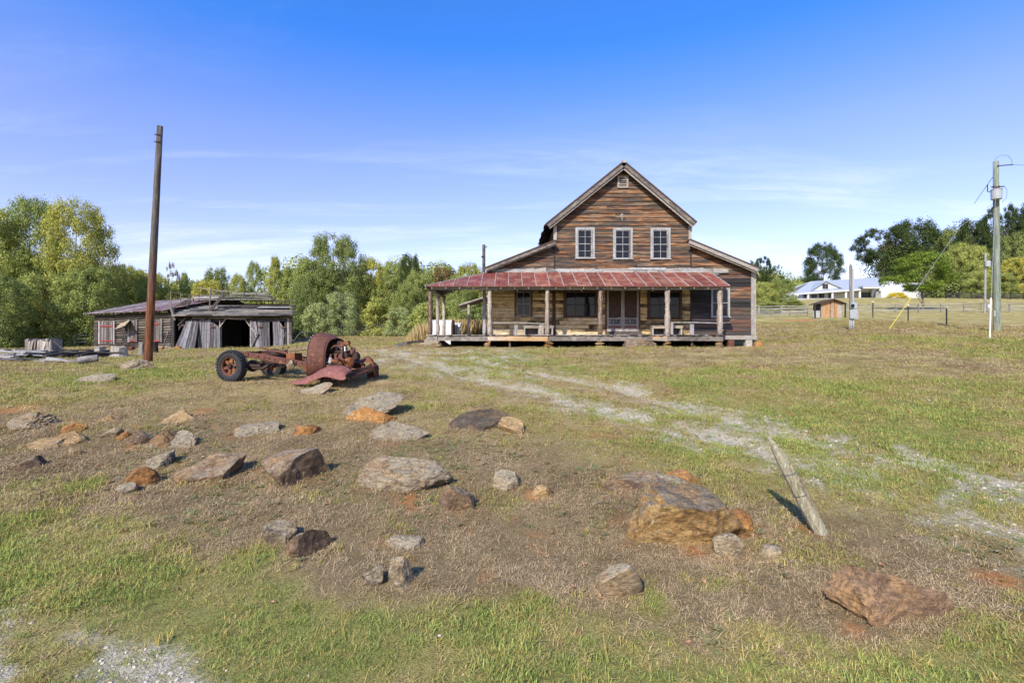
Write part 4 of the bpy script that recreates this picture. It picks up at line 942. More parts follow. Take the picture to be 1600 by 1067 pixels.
R_(455, 496, 660, 681, 'orange', 'low orange rock above the big purple brown boulder', 120, sink=.9)
R_(522, 622, 622, 657, 'grey', 'thin grey slab overhanging orange clay below the truck', 121, lam=.06, flat=.5, tilt=(0, -.22, 0), hs=.8)
R_(550, 625, 636, 664, 'orange', 'orange rock sheltered under the thin grey slab', 151, sink=.6)
R_(580, 660, 664, 692, 'grey', 'flat grey slab just below the overhanging slab', 122, flat=.5, tilt=(.1, -.15, .1), lam=.05)
R_(582, 699, 711, 763, 'grey', 'wide grey boulder with a raised ledge above orange clay', 123, flat=.7, lam=.06, dep=.6, cuts=8)
R_(612, 658, 722, 742, 'grey', 'small rounded grey rock resting on the wide grey boulder', 152, smooth=False)
R_(686, 750, 752, 800, 'brown', 'blocky grey brown boulder right of the wide grey boulder', 124, dep=.6, tilt=(.1, .1, .3))
R_(768, 813, 737, 767, 'pale', 'angular pale rock alone left of the middle of the bank', 125, lam=.07)
R_(710, 787, 650, 677, 'dark', 'long flat dark rock beside the pointed tan slab', 126, flat=.6, tilt=(0, -.18, 0), hs=.8)
R_(784, 824, 645, 679, 'tan', 'pointed tan slab at the right end of the long dark rock', 127, flat=.5, tilt=(.3, .1, 0))
R_(464, 520, 600, 618, 'pale', 'pale flat slab lying in front of the truck fender', 128, grow=.85, flat=.5, tilt=(.1, -.25, 0), hs=.7)
R_(417, 468, 810, 854, 'grey', 'rounded olive grey rock at the edge of the green grass', 129, rough=.06)
R_(452, 514, 829, 869, 'brown', 'low sunken brown rock beside the rounded olive grey rock', 130, sink=1.0)
R_(595, 653, 836, 860, 'pale', 'low flat pale rock above the pair of pointed rocks', 131, lam=.07, sink=.5)
R_(567, 605, 881, 919, 'grey', 'left of the pair of pointed rocks in the lower middle', 132)
R_(604, 648, 872, 919, 'pale', 'right and taller of the pair of pointed rocks in the lower middle', 133, cuts=7)
R_(935, 993, 879, 936, 'pale', 'smooth pale grey stone alone below the giant boulder', 134, rough=.06, dep=.6)
R_(947, 1046, 734, 767, 'brown', 'dark flat boulder behind the left end of the giant boulder', 135, dep=.45, grow=.9, flat=.6, rough=.06)
R_(1003, 1072, 745, 765, 'grey', 'thin grey slab squeezed between the dark flat boulder and the giant one', 136, flat=.5, tilt=(0, -.15, 0))
R_(1047, 1093, 738, 756, 'orange', 'small orange tan rock behind the giant boulder', 137, sink=.4)
R_(982, 1164, 762, 860, 'olive', 'giant lichened boulder with an ochre broken front face', 175, dep=.6, cuts=2, sub=6, rough=.085, planes=(((-.25, -1, -.02), .50), ((.15, -.1, 1), .95), ((.5, -.8, .1), .62), ((-1, -.2, .4), .80), ((.9, .1, .5), .80)), dents=((( .78, -.55, -.2), .50, .42),))
R_(1120, 1172, 798, 827, 'orange', 'ochre chunk tucked under the right end of the giant boulder', 139, sink=.4)
R_(1114, 1167, 838, 876, 'pale', 'half sunken pale stone in front of the giant boulder', 140, sink=1.0, tilt=(0, -.3, 0))
R_(1186, 1222, 856, 878, 'pale', 'small pale round stone near the foot of the leaning post', 141, rough=.05)
R_(1300, 1459, 872, 976, 'rusty', 'large brown slab with orange edge at lower right', 142, flat=.5, tilt=(.30, .16, .12), dep=.6, hs=.8, sink=.6, cuts=5, sub=5, planes=(((.1, -.75, .75), .50),))
R_(834, 868, 760, 780, 'tan', 'small tan stone in the orange clay in mid bank', 143, sink=.8)
R_(104, 166, 587, 601, 'pale', 'long pale flat slab in the grass left of the leaning pole', 144, flat=.5, tilt=(0, -.12, 0))
R_(194, 234, 561, 581, 'pale', 'lumpy whitish rock at the foot of the leaning pole', 145, rough=.14)
R_(652, 704, 527, 542, 'pale', 'pale flat boulder under the left porch corner', 146, sink=.4)
R_(968, 1018, 526, 545, 'brown', 'pinkish boulder serving as a step before the screen doors', 147, sink=.3, flat=.8)
R_(1176, 1190, 533, 544, 'orange', 'small orange rock at the right corner pier of the house', 148)
for i, (a, b, c) in enumerate(((248, 258, 549), (258, 270, 549), (271, 283, 548), (283, 297, 547))):
    R_(a, b, c-8, c, ('tan', 'pale', 'orange', 'brown')[i], ['tan stone, leftmost of the row before the barn corner', 'pale stone beside the tan one before the barn corner', 'orange stone, third in the row before the barn', 'brown stone at the right end of the row before the barn'][i], 160+i, sub=3)
# leaning fence post
b0 = hit(1283, 834); sp = b0.y; b1 = P(1201, 681, sp+.1); lp = thing('leaning_post', 'split grey wooden post leaning left with wire wrapped round it', 'post', b0)
pp = [b0+(b1-b0)*t for t in (-.1, .1, .3, .5, .7, .88, 1.0)]
lpm = wood('lichened split post', [(0, (.04,.03,.02)), (.34, (.13,.10,.06)), (.6, (.28,.24,.15)), (1, (.42,.39,.28))], (20, 20, 2.5), bstr=1.0)
mb = MB(); mb.tube(pp, [.062, .068, .066, .060, .052, .04, .012], 9); q = mb.build('shaft', lpm, lp)
mb = MB(); mb.tube([p+Vector((.035, -.02, .01)) for p in pp[1:5]], [.03, .045, .04, .03], 6); mb.build('splinter', lpm, lp)
for t in (.40, .62):
    c = b0+(b1-b0)*t; d = (b1-b0).normalized(); u = d.cross(Vector((0, 1, 0))).normalized(); v2 = d.cross(u); pts = [c+(u*math.cos(a)+v2*math.sin(a))*.074+d*.01*math.sin(a*2) for a in np.linspace(0, 6.2832, 15)]
    MB().tube(pts, .003, 5, False).build('wire_wrap', M['wire'], lp)

# @@SECOND HALF@@
# ------------------------------------------------------------------ the old truck frame
TR = Vector((-7.07, 13.97, 0)); TR.z = gz(-7.2, 13.5)+.0
tk = thing('rusted_truck', 'stripped rusty antique truck chassis with open cowl, engine and pink red fender', 'truck', TR, math.atan2(-.302, .953))
def TL(px, py, t):
    u = (px-800)/F; s = (u*(TR.y+.953*t)-TR.x-.302*t)/(.953+.302*u); Yv = TR.y-.302*s+.953*t; return Vector((s, t, Z(py, Yv)-TR.z))
def wheel(s, t, zc, R, yaw=0, tilt=0, tire=True, nm='wheel'):
    Mx = Matrix.Translation((s, t, zc)) @ Matrix.Rotation(yaw, 4, 'Z') @ Matrix.Rotation(tilt, 4, 'X'); wd = .105
    ri = R*.60
    hub = MB().lathe([(-.10, .001), (-.10, .05), (-.03, .06), (-.02, .10), (.06, .10), (.07, .001)], 16, Mx).build(nm, M['rust_dark'], tk, local=True, smooth=False)
    MB().lathe([(-.09, ri+.012), (-.10, ri-.015), (-.06, ri-.03), (.06, ri-.03), (.10, ri-.015), (.09, ri+.012)], 32, Mx).build('rim', M['rust'], hub, local=True, smooth=True)
    for k in range(6):
        a = math.pi*k/3+.3; mb = MB(); c, s_ = math.cos(a), math.sin(a); n = Vector((-s_, 0, c)); d = Vector((c, 0, s_)); w0, w1 = .045, .028
        q = [d*.09-n*w0, d*.09+n*w0, d*(ri-.028)+n*w1, d*(ri-.028)-n*w1]; pv = [Mx @ (p+Vector((0, -.045, 0))) for p in q]
        mb.prism(pv, Mx.to_3x3() @ Vector((0, .045, 0))); mb.build('spoke', M['rust_bright'] if k % 3 else M['rust'], hub, local=True)
    if tire:
        pr = []
        for i in range(13):
            a = math.pi*(-.12+1.24*i/12); pr.append((-wd*math.cos(a)*1.02, ri+.005+(R-ri)*max(0, math.sin(a))**.65 if math.sin(a) > 0 else ri+.005))
        MB().lathe(pr, 40, Mx).build('tyre', M['rubber'], hub, local=True, smooth=True)
        tb = MB()
        for k in range(34):
            a = 2*math.pi*k/34; Rk = Mx @ Matrix.Rotation(a, 4, 'Y')
            for sd_ in (-1, 1):
                y0, y1 = (.05, .112) if sd_ > 0 else (-.112, -.05); v = []
                for zz in (R-.035, R+.012):
                    for (xx, yy) in ((-.024, y0), (.024, y0), (.024, y1), (-.024, y1)): v.append(Rk @ Vector((xx, yy, zz-(.018 if abs(yy) > .1 else 0))))
                tb.add(v, [(0,3,2,1),(4,5,6,7),(0,1,5,4),(1,2,6,5),(2,3,7,6),(3,0,4,7)])
        tb.build('tread_lugs', M['rubber'], hub, local=True)
    return hub
wheel(0, -.70, .385, .41, .06, 0); wheel(.05, .70, .40, .41, -.05, 0)
def lbox(nm, mat, a, b, w_, h_): return MB().bar(a, b, w_, h_).build(nm, M[mat], tk, local=True)
V = Vector
lbox('rear_axle', 'rust_dark', V((0, -.66, .38)), V((0, .66, .38)), .09, .09)
MB().lathe([(-.18, .05), (-.12, .13), (0, .17), (.12, .13), (.18, .05)], 14, Matrix.Translation((0, 0, .37))).build('differential', M['rust_dark'], tk, local=True, smooth=True)
def channel(nm, pts, hh, fl, sgn, mat):
    mb = MB()
    for a, b in zip(pts[:-1], pts[1:]):
        mb.bar(a, b, .012, hh); mb.bar(a+V((0, sgn*fl/2, hh/2-.006)), b+V((0, sgn*fl/2, hh/2-.006)), fl, .012); mb.bar(a+V((0, sgn*fl/2, -hh/2+.006)), b+V((0, sgn*fl/2, -hh/2+.006)), fl, .012)
    mb.build(nm, M[mat], tk, local=True)
channel('frame_rail', [V((-.2, -.42, .70)), V((.6, -.42, .64)), V((1.6, -.42, .50)), V((2.6, -.40, .38)), V((3.3, -.36, .34))], .15, .06, 1, 'rust')
channel('frame_rail', [V((-.2, .42, .70)), V((.6, .42, .64)), V((1.6, .42, .52)), V((2.6, .40, .42)), V((3.3, .36, .38))], .15, .06, -1, 'rust')
for s_, z_ in ((-.15, .70), (.75, .62), (1.7, .50), (2.5, .42)): lbox('cross_member', 'rust_dark', V((s_, -.415, z_)), V((s_, .415, z_)), .08, .10)
lbox('torque_tube', 'rust_dark', V((.1, 0, .38)), V((2.2, 0, .45)), .08, .08)
lbox('leaf_spring', 'rust_dark', V((-.45, -.52, .44)), V((.75, -.50, .40)), .06, .06); lbox('leaf_spring', 'rust_dark', V((-.45, .52, .44)), V((.75, .50, .42)), .06, .06)
MB().tube([V((.35, -.46, .42)), V((.5, -.47, .33)), V((.8, -.47, .33)), V((.95, -.46, .42))], .045, 7).build('spring_hanger', M['rust_dark'], tk, local=True, smooth=True)
lbox('running_board_bracket', 'pale', V((0, 0, 0)), V((0, 0, 1)), .1, .1) if 0 else None
pa = TL(406, 543, .1); pb = TL(449, 551, -.1); lbox('timber', 'rust_dark', TL(406, 557, -.1), TL(447, 548, .15), .10, .07); lbox('long_strut', 'rust', pa, pb, .035, .05)
lbox('brake_rod', 'rust_dark', TL(448, 549, 0), TL(478, 546, .2), .02, .02)
a = TL(449, 566, -.3); b = TL(464, 551, -.1)
MB().box(a.x, a.x+.26, -.34, -.06, .50, b.z).build('battery_box', M['rust_bright'], tk, local=True)
o = rockmesh('mud_lump', (.26, .18, .2), 7, RM['pale'], 3, 6, .2, parent=tk); o.location = TL(455, 569, -.47)
o = rockmesh('gearbox', (.42, .3, .34), 8, M['rust_dark'], 3, 8, .1, parent=tk); o.location = V((1.9, 0, .46))
MB().tube([TL(442, 547, .55), TL(443, 528, .55), TL(446, 520, .55), TL(451, 521, .55), TL(456, 531, .55), TL(459, 533, .55), TL(465, 524, .55), TL(471, 518, .55), TL(476, 520, .55), TL(480, 528, .55)], .012, 6).build('seat_hoop', M['wire'], tk, local=True, smooth=True)
MB().tube([TL(442, 540, .3), TL(448, 550, .2), TL(451, 541, .2)], .012, 6).build('lever', M['rust'], tk, local=True)
# cowl
sb = TL(478, 560, -.62).x; sf = TL(506, 560, -.47).x; ztb = TL(530, 520.5, .1).z; ztf = TL(534, 528.5, .25).z
def arch(hw, zt, zb, n=18, p=2.7):
    out = [(-hw, zb)]
    zm = zb+(zt-zb)*.35
    for i in range(n+1):
        a = math.pi-math.pi*i/n; c, s_ = math.cos(a), math.sin(a)
        out.append((math.copysign(abs(c)**(2/p), c)*hw, zm+abs(s_)**(2/p)*(zt-zm)))
    out.append((hw, zb)); return out
secs = [(sb, .60, ztb, .18), (sb+.10, .61, ztb, .19), (sb+(sf-sb)*.45, .57, ztb-.03, .22), (sf-.06, .49, ztf+.02, .24), (sf, .46, ztf, .25)]
mb = MB(); cols = []
for (s_, hw, zt, zb) in secs: cols.append([V((s_, y+.03, z)) for y, z in arch(hw, zt, zb)])
n = len(cols[0])
for c in cols: mb.v += [tuple(p+V((0, 1, 1))*.022*mnoise.noise(p*5)) for p in c]
for i in range(len(cols)-1):
    for k in range(n-1): mb.f.append((i*n+k, i*n+k+1, (i+1)*n+k+1, (i+1)*n+k))
cw = mb.build('cowl', M['rust'], tk, local=True, smooth=True); md = cw.modifiers.new('thick', 'SOLIDIFY'); md.thickness = .012; md.offset = -1
MB().tube([V((sb, p.y, p.z)) for p in cols[0]], .022, 6).build('cowl_rim', M['rust_dark'], cw, local=True, smooth=True)
MB().tube([V((sf, p.y, p.z)) for p in cols[-1]], .016, 6).build('cowl_bead', M['rust'], cw, local=True, smooth=True)
for k in range(2, n-2, 1):
    p = cols[0][k]; MB().tube([p+V((-.02, 0, .0)), p+V((-.02, 0, .035))], .013, 6).build('rivet', M['galv'] if k < 8 else M['rust_dark'], cw, local=True)
mb = MB(); mb.prism([p+V((.02, 0, -.02)) for p in cols[0]], (.015, 0, 0)); mb.build('firewall', M['rust_dark'], cw, local=True)
MB().bar(V(cols[0][4])+V((.0, -.005, 0)), V(cols[-1][4])+V((0, -.005, 0)), .012, .02).build('hood_seam', M['rust_dark'], cw, local=True)
# engine
eb = MB(); eb.box(sf-.25, sf+.45, -.16, .16, .42, .72); eb.box(sf-.2, sf+.4, -.12, .13, .722, .80); E = eb.build('engine_block', M['rust_dark'], tk, local=True, bevel=.02)
random.seed(5)
for k in range(4):
    x0 = sf-.14+k*.16; MB().tube([V((x0, -.12, .70)), V((x0, -.24, .69)), V((x0+.04, -.30, .60)), V((x0+.14, -.30, .55))], .035, 8).build('manifold_pipe', M['rust'], E, local=True, smooth=True)
    MB().tube([V((x0, 0, .80)), V((x0, 0, .88))], .02, 6).build('spark_plug', M['galv'], E, local=True)
for i, (c, s_, m_) in enumerate((((sf+.25, -.26, .50), (.34, .26, .2), 'rust_bright'), ((sf+.5, -.15, .50), (.26, .3, .3), 'rust_bright'), ((sf+.05, -.28, .42), (.3, .2, .2), 'rust_dark'), ((sf+.1, .05, .95), (.3, .2, .16), 'rust_dark'), ((sf+.42, .1, .72), (.2, .24, .3), 'rust'), ((sf+.62, -.02, .62), (.12, .3, .3), 'rust_dark'), ((sf+.45, -.25, .36), (.4, .25, .2), 'rust'), ((sf+.3, -.2, .66), (.16, .12, .14), 'rust'), ((sf+.1, -.34, .52), (.12, .12, .2), 'galv'))):
    o = rockmesh('engine_casting', s_, 20+i, M[m_], 3, 9, .12, parent=tk); o.location = V(c)
MB().tube([TL(528, 545, 0), TL(531, 536, 0), TL(537, 537, -.05), TL(541, 545, -.1)], .022, 7).build('intake_pipe', M['rust_dark'], tk, local=True, smooth=True)
MB().tube([TL(515, 548, -.2), TL(522, 540, -.2), TL(530, 541, -.15), TL(535, 549, -.2), TL(532, 558, -.3), TL(520, 562, -.35)], .02, 7).build('exhaust_pipe', M['rust'], tk, local=True, smooth=True)
lbox('steering_arm', 'rust', TL(516, 536, .05), TL(541, 541, -.05), .04, .05); MB().bar(TL(534, 538, .0), TL(546, 534.5, .0), .10, .09).build('hood_bracket', M['rust_bright'], tk, local=True)
lbox('support_rod', 'rust_dark', TL(545, 537, 0), TL(560, 564, .1), .018, .018); MB().tube([TL(539, 541, -.1), TL(539, 552, -.1)], .02, 8).build('water_neck', M['white_metal'], tk, local=True)
lbox('front_axle', 'rust_dark', V((sf+.75, -.6, .22)), V((sf+.75, .62, .26)), .07, .08)
for i in range(5): lbox('spring_leaf', 'rust_dark' if i % 2 else 'rust', V((sf+.60, -.45+.06*i, .30-.02*i)), V((sf+.88, .5-.06*i, .40-.02*i)), .05, .018)
lbox('tie_rod', 'rust', TL(548, 589, -.5), TL(583, 577, .35), .05, .06)
o = rockmesh('front_hub', (.3, .26, .3), 31, M['rust_dark'], 3, 7, .08, parent=tk); o.location = TL(511, 594, -.7)
for px in (553, 560, 567): lbox('spoke_stub', 'rust', TL(px, 584, .2), TL(px+7, 571, .45), .03, .03)
# bolts, clips and hanging wires along the chassis
random.seed(17)
for k in range(14):
    s_ = .1+k*.17; zr_ = np.interp(s_, [0, .6, 1.6, 2.6], [.70, .64, .50, .38])
    MB().tube([V((s_, -.437, zr_+random.uniform(-.05, .05))), V((s_, -.428, zr_+random.uniform(-.05, .05)))], .013, 6).build('bolt', M['rust_dark'], tk, local=True)
for k in range(5):
    a_ = V((.5+k*.35, -.43, .60-k*.05)); b_ = a_+V((random.uniform(.15, .35), random.uniform(-.03, .1), random.uniform(-.05, .02))); MB().tube([a_, (a_+b_)/2-V((0, .02, random.uniform(.08, .18))), b_], .009, 5).build('hanging_wire', M['rust_dark'], tk, local=True, smooth=True)
MB().tube([TL(510, 565, -.4), TL(518, 570, -.45), TL(528, 566, -.4), TL(536, 571, -.45)], .014, 6).build('hose', M['rubber'], tk, local=True, smooth=True)
MB().tube([TL(521, 533, 0), TL(527, 541, -.1), TL(523, 551, -.15), TL(530, 556, -.2)], .010, 6).build('hose', M['rubber'], tk, local=True, smooth=True)
lbox('bent_bracket', 'rust', TL(482, 573, -.5), TL(492, 566, -.55), .05, .02); lbox('torn_strip', 'rust_bright', TL(474, 570, -.55), TL(477, 581, -.6), .05, .012)
# near fender
cl = [(457,597,601),(466,592,601.5),(476,588,600.5),(486,582.5,597),(494,576.5,592),(501,573,588.5),(510,571,588),(520,570.5,590.5),(529,572,593),(536,575.5,594),(541,582,592)]
mb = MB(); m_ = 7
for i, (px, yt, yb) in enumerate(cl):
    f = i/(len(cl)-1); pt = TL(px, yt, -.80); pb = TL(px, yb, -.98); zt = max(pt.z, .03); zb_ = max(pb.z, .0)
    wdt = .34*smooth(np.array(f*3)).item()+.14
    for k in range(m_):
        a = k/(m_-1)*math.pi*.5; yy = -.98+wdt*(1-math.cos(a)) ; dn_ = .016*mnoise.noise(V((i*.6, k*.5, 3.3))); mb.v.append((pt.x+(pb.x-pt.x)*(1-math.sin(a)), yy+dn_, zb_+(zt-zb_)*math.sin(a)+dn_))
for i in range(len(cl)-1):
    for k in range(m_-1): a = i*m_+k; mb.f.append((a, a+m_, a+m_+1, a+1))
fd = mb.build('fender', M['fender'], tk, local=True, smooth=True); s_ = fd.modifiers.new('sub', 'SUBSURF'); s_.levels = s_.render_levels = 1; s_ = fd.modifiers.new('thick', 'SOLIDIFY'); s_.thickness = .012
# far fender: a hoop of sheet metal standing at the far front corner
mb = MB(); arc = [(546,568,572),(553,564,569),(560,562,568),(566,561,570),(571,557.5,566),(577,557,566),(582,561,569),(585.5,569,574),(586.5,579,581),(586,588,588)]
for px, yt, yb in arc:
    p = TL(px, yt, .80); q = TL(px-1.5, yb, .42); mb.v += [tuple(p), tuple((p+q)/2+V((0, 0, .03))), tuple(q)]
for i in range(len(arc)-1):
    for k in range(2): a = i*3+k; mb.f.append((a, a+3, a+4, a+1))
fd = mb.build('fender', M['rust_bright'], tk, local=True, smooth=True); s_ = fd.modifiers.new('thick', 'SOLIDIFY'); s_.thickness = .012
MB().prism([TL(574, 590, .5), TL(586, 590, .5), TL(586, 572, .5), TL(580, 566, .5), TL(572, 572, .5)], (0, .18, 0)).build('wheel_housing', M['rust_dark'], tk, local=True)

# ------------------------------------------------------------------ the barn
YBn = 36.0; GB = Z(546, YBn)
barn = thing('barn', 'low collapsed grey log and board barn with broken plank roof and leaning doors', 'barn', (X(360, YBn), 40, GB))
A0 = V((X(266, YBn), YBn, 0)); B0 = V((X(146, 40.2), 40.2, 0)); wd_ = (B0-A0).normalized(); wn_ = V((wd_.y, -wd_.x, 0)); wn_ = wn_ if wn_.y < 0 else -wn_; WL = (B0-A0).length
def Wp(px, py, off=0.0):
    u = (px-800)/F; o = A0+wn_*off; s = (u*o.y-o.x)/(wd_.x-u*wd_.y); p = o+wd_*s; return V((p.x, p.y, Z(py, p.y)))
def Ws(s, z, off=0.0): p = A0+wd_*s+wn_*off; return V((p.x, p.y, z))
ZE2 = Z(487.5, YBn)
# wing: body, logs, roof
MB().prism([Ws(.02, GB-.3, -.08), Ws(WL, GB-.3, -.08), Ws(WL, ZE2, -.08), Ws(.02, ZE2, -.08)], -wn_*6.5).build('wing_body', M['dark_wood'], barn)
z = GB+.12; random.seed(11)
while z < ZE2-.12:
    h_ = random.uniform(.15, .2); s0 = 0
    for a, b in split(0, WL, 2.0, 4.5):
        j = random.uniform(-.012, .012)
        MB().prism([Ws(a+.01, z+.012, -.08+j), Ws(a+.01, z+h_*.5, .02+j), Ws(a+.01, z+h_-.012, -.08+j)], wd_*(b-a-.02)).build('wall_log', M['barn_log'], barn)
    z += h_
MB().prism([Ws(0, GB-.2, .03), Ws(WL, GB-.2, .03), Ws(WL, GB+.12, .03), Ws(0, GB+.12, .03)], -wn_*.2).build('sill_log', M['ply'], barn)
rise, run = 1.35, 4.6
def Rp(s, t, dz=0): return Ws(s, ZE2+.10+rise/(run+.5)*(t+.5)+dz, -t)
s = -.1; k = 0
while s < WL+.35:
    e = min(s+.62, WL+.4); j = random.uniform(-.012, .012)
    MB().prism([Rp(s, -.5, j), Rp(e, -.5, j), Rp(e, run, -j), Rp(s, run, -j)], (0, 0, .02)).build('roof_sheet', M['rust_sheet_red' if random.random() < .75-.08*s else 'rust_sheet'], barn)
    MB().bar(Rp(e, -.5, .03), Rp(e, run, .03), .05, .03).build('sheet_seam', M['rust_sheet'], barn); s = e+.004; k += 1
MB().prism([Rp(-.1, run, -.03), Rp(WL+.4, run, -.03), Ws(WL+.4, ZE2, -run-3.5), Ws(-.1, ZE2, -run-3.5)], (0, 0, .03)).build('back_roof', M['rust_sheet'], barn)
s = .2
while s < WL+.3: MB().bar(Rp(s, -.42, -.07), Rp(s, .1, -.07), .09, .10).build('rafter_tail', M['barn_log'], barn); s += .52
# boarded doors and shutters on the log wing
RED = plain('dull red paint', (.24, .04, .035), .7, .3, 8)
for (a, b, y0, y1, bars) in ((157, 176, 502, 536, (509, 532)), (203, 211, 500, 534, (532,)), (238, 250, 499, 534, (506, 532))):
    fr = MB(); pa, pb = Wp(a, y1, .06), Wp(b, y1, .06); zt = Z(y0, pa.y); zb = pa.z
    L_ = (pb-pa).length; dr = (pb-pa).normalized(); dn = MB()
    door = MB().prism([pa, pb, V((pb.x, pb.y, zt)), V((pa.x, pa.y, zt))], -wn_*.05).build('shutter_door', M['dark_wood'], barn)
    nbd = max(3, int(L_/.2))
    for i in range(nbd):
        q = pa+dr*(L_*i/nbd+.008)+wn_*.004; q2 = pa+dr*(L_*(i+1)/nbd-.008)+wn_*.004; zz = zt-random.uniform(.0, .05)
        MB().prism([q, q2, V((q2.x, q2.y, zz)), V((q.x, q.y, zz))], wn_*.025).build('door_board', M['old_v'], door)
    for yb in bars: MB().bar(Wp(a-1, yb, .12), Wp(b+1, yb, .12), .04, .10).build('hinge_bar', RED, door)
    for px in (a-2, b+2): MB().bar(V((*Wp(px, y1, .08)[:2], zb)), V((*Wp(px, y1, .08)[:2], zt+.05)), .07, .12).build('door_jamb', M['grey_wood_v'], barn)
MB().bar(Wp(150, 503, .06), Wp(150, 537, .06), .05, .25).build('wall_board', M['barn_log'], barn)
aw = MB(); aw.prism([Wp(180, 514, .9), Wp(196, 508, .9), Wp(204, 500, .1), Wp(188, 506, .1)], (0, 0, .05)); aw.build('awning', M['rim'], barn)
MB().bar(Wp(193, 509, .8), Wp(195, 536, .5), .16, .04).build('hanging_board', M['grey_wood_v'], barn)
MB().bar(Wp(194, 508, .7), Wp(204, 505, .1), .05, .08).build('awning_brace', M['grey_wood'], barn)
MB().bar(Wp(255, 541, .5), Wp(264, 516, .1), .05, .07).build('leaning_stick', M['grey_wood'], barn)
# open front: interior darkness painted black, posts, header, roof rows
x0, x1 = X(272, YBn), X(453, YBn)
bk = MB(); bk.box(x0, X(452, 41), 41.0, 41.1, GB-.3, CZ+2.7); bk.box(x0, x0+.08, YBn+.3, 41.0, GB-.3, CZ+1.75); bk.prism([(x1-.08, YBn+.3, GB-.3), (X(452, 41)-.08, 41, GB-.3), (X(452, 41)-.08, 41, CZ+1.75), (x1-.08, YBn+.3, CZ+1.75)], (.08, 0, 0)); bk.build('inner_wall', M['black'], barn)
MB().box(x0, X(452, 41), YBn+.2, 41, GB-.12, GB-.02).build('black_floor', M['black'], barn)  # floor coloured black to paint in the unlit interior
def fpoly(nm, pts, mat, y=YBn, th=.04, par=barn): return MB().prism([P(px, py, y) for px, py in pts], (0, th, 0)).build(nm, M[mat] if isinstance(mat, str) else mat, par)
for (a, b, y0, y1) in ((266, 300, 492, 496), (300.3, 345, 493, 497.5), (345.3, 392, 494, 497), (392.3, 430, 493.5, 497.5), (430.3, 456, 493, 497)): fpoly('header_beam', [(a, y1), (b, y1), (b, y0), (a, y0)], 'barn_log', YBn-.06, .15)
fpoly('header_board', [(278, 501), (344, 503), (344, 497.6), (278, 497.6)], 'dark_wood', YBn+.02); fpoly('header_board', [(391, 503), (452, 502), (452, 497.3), (391, 497.3)], 'dark_wood', YBn+.02)
fpoly('corner_gusset', [(344, 503), (344, 512), (353, 497.5), (348, 497.5)], 'dark_wood', YBn+.01); fpoly('corner_gusset', [(391, 503), (391, 512), (383, 498), (388, 497.5)], 'dark_wood', YBn+.01)
fpoly('corner_gusset', [(279, 505), (279, 516), (292, 498), (284, 498)], 'dark_wood', YBn+.01)
MB().bar(P(343, 511, YBn-.03), P(353, 497.5, YBn-.03), .05, .06).build('opening_trim', M['grey_wood'], barn); MB().bar(P(391, 510, YBn-.03), P(383, 498.5, YBn-.03), .05, .06).build('opening_trim', M['grey_wood'], barn)
MB().bar(P(353, 497.5, YBn-.03), P(383, 498.5, YBn-.03), .05, .06).build('opening_trim', M['grey_wood'], barn); MB().bar(P(278, 508, YBn-.03), P(290, 496, YBn-.03), .05, .05).build('opening_trim', M['grey_wood'], barn)
for px, wpx, m_, y0 in ((269.5, 5, 'dark_wood', 480), (343.3, 1.6, 'grey_wood_v', 500), (391.5, 2, 'grey_wood_v', 500), (446, 3, 'dark_wood', 497), (450, 3, 'grey_wood_v', 497), (453.7, 3.4, 'dark_wood', 493)): fpoly('wall_post', [(px-wpx/2, 546), (px+wpx/2, 546), (px+wpx/2, y0), (px-wpx/2, y0)], m_, YBn-.04, .2)
def boarddoor(tl, tr, br, bl, n, y, mat='door_v', rag=1.0, dy=0.0, nm='barn_door'):
    """boards run from the top edge tl-tr to the foot bl-br (photograph pixels)"""
    d = None
    for i in range(n):
        f0, f1 = (i+.05)/n, (i+.95)/n; l = lambda a, b, f: (a[0]+(b[0]-a[0])*f, a[1]+(b[1]-a[1])*f); j = random.uniform(-rag, rag); k = random.uniform(-rag, rag)*.5
        q = [l(bl, br, f0), l(bl, br, f1), l(tl, tr, f1), l(tl, tr, f0)]; yj = y+random.uniform(-.02, .02)
        pts = [P(q[0][0], q[0][1]+k, yj-dy), P(q[1][0], q[1][1]+k, yj-dy), P(q[2][0], q[2][1]+j, yj), P(q[3][0], q[3][1]+j, yj)]
        if d is None:
            e = MB(); e.bar((P(*tl, y)+P(*bl, y))/2*.55+P(*tl, y)*.45+V((.05, .05, 0)), (P(*tr, y)+P(*br, y))/2*.55+P(*tr, y)*.45+V((-.05, .05, 0)), .04, .1); d = e.build(nm, M['dark_wood'], barn)
        MB().prism(pts, (0, .03, 0)).build('door_board', M[mat], d)
    return d
boarddoor((291, 500), (311, 500), (304, 547), (273, 542), 6, YBn-.15, dy=.5)
d = boarddoor((310, 499), (329, 499), (327, 544), (309, 544), 4, YBn-.1); boarddoor((329, 500), (343.5, 511), (344, 544.5), (327, 544), 3, YBn-.1, rag=.5)
boarddoor((392, 501.5), (400, 501), (406, 543), (392, 543), 2, YBn-.12); MB().bar(P(392.5, 541, YBn-.2), P(403, 520, YBn-.2), .05, .1).build('door_brace', M['grey_wood'], barn); MB().bar(P(393, 512, YBn-.2), P(402, 523, YBn-.2), .05, .09).build('door_brace', M['grey_wood'], barn)
boarddoor((402, 500), (421, 501), (422, 542), (405, 543), 4, YBn-.1); boarddoor((426, 501), (437, 501), (440, 542), (427, 542), 3, YBn-.1); boarddoor((437, 503), (444, 512), (444, 541), (440, 542), 2, YBn-.1, rag=.4)
for px, py in ((330, 510), (404, 510), (440, 511), (286, 508)): MB().bar(P(px-2, py, YBn-.19), P(px+5, py, YBn-.19), .02, .08).build('rusty_hinge', M['rust'], barn)
rowN = 11
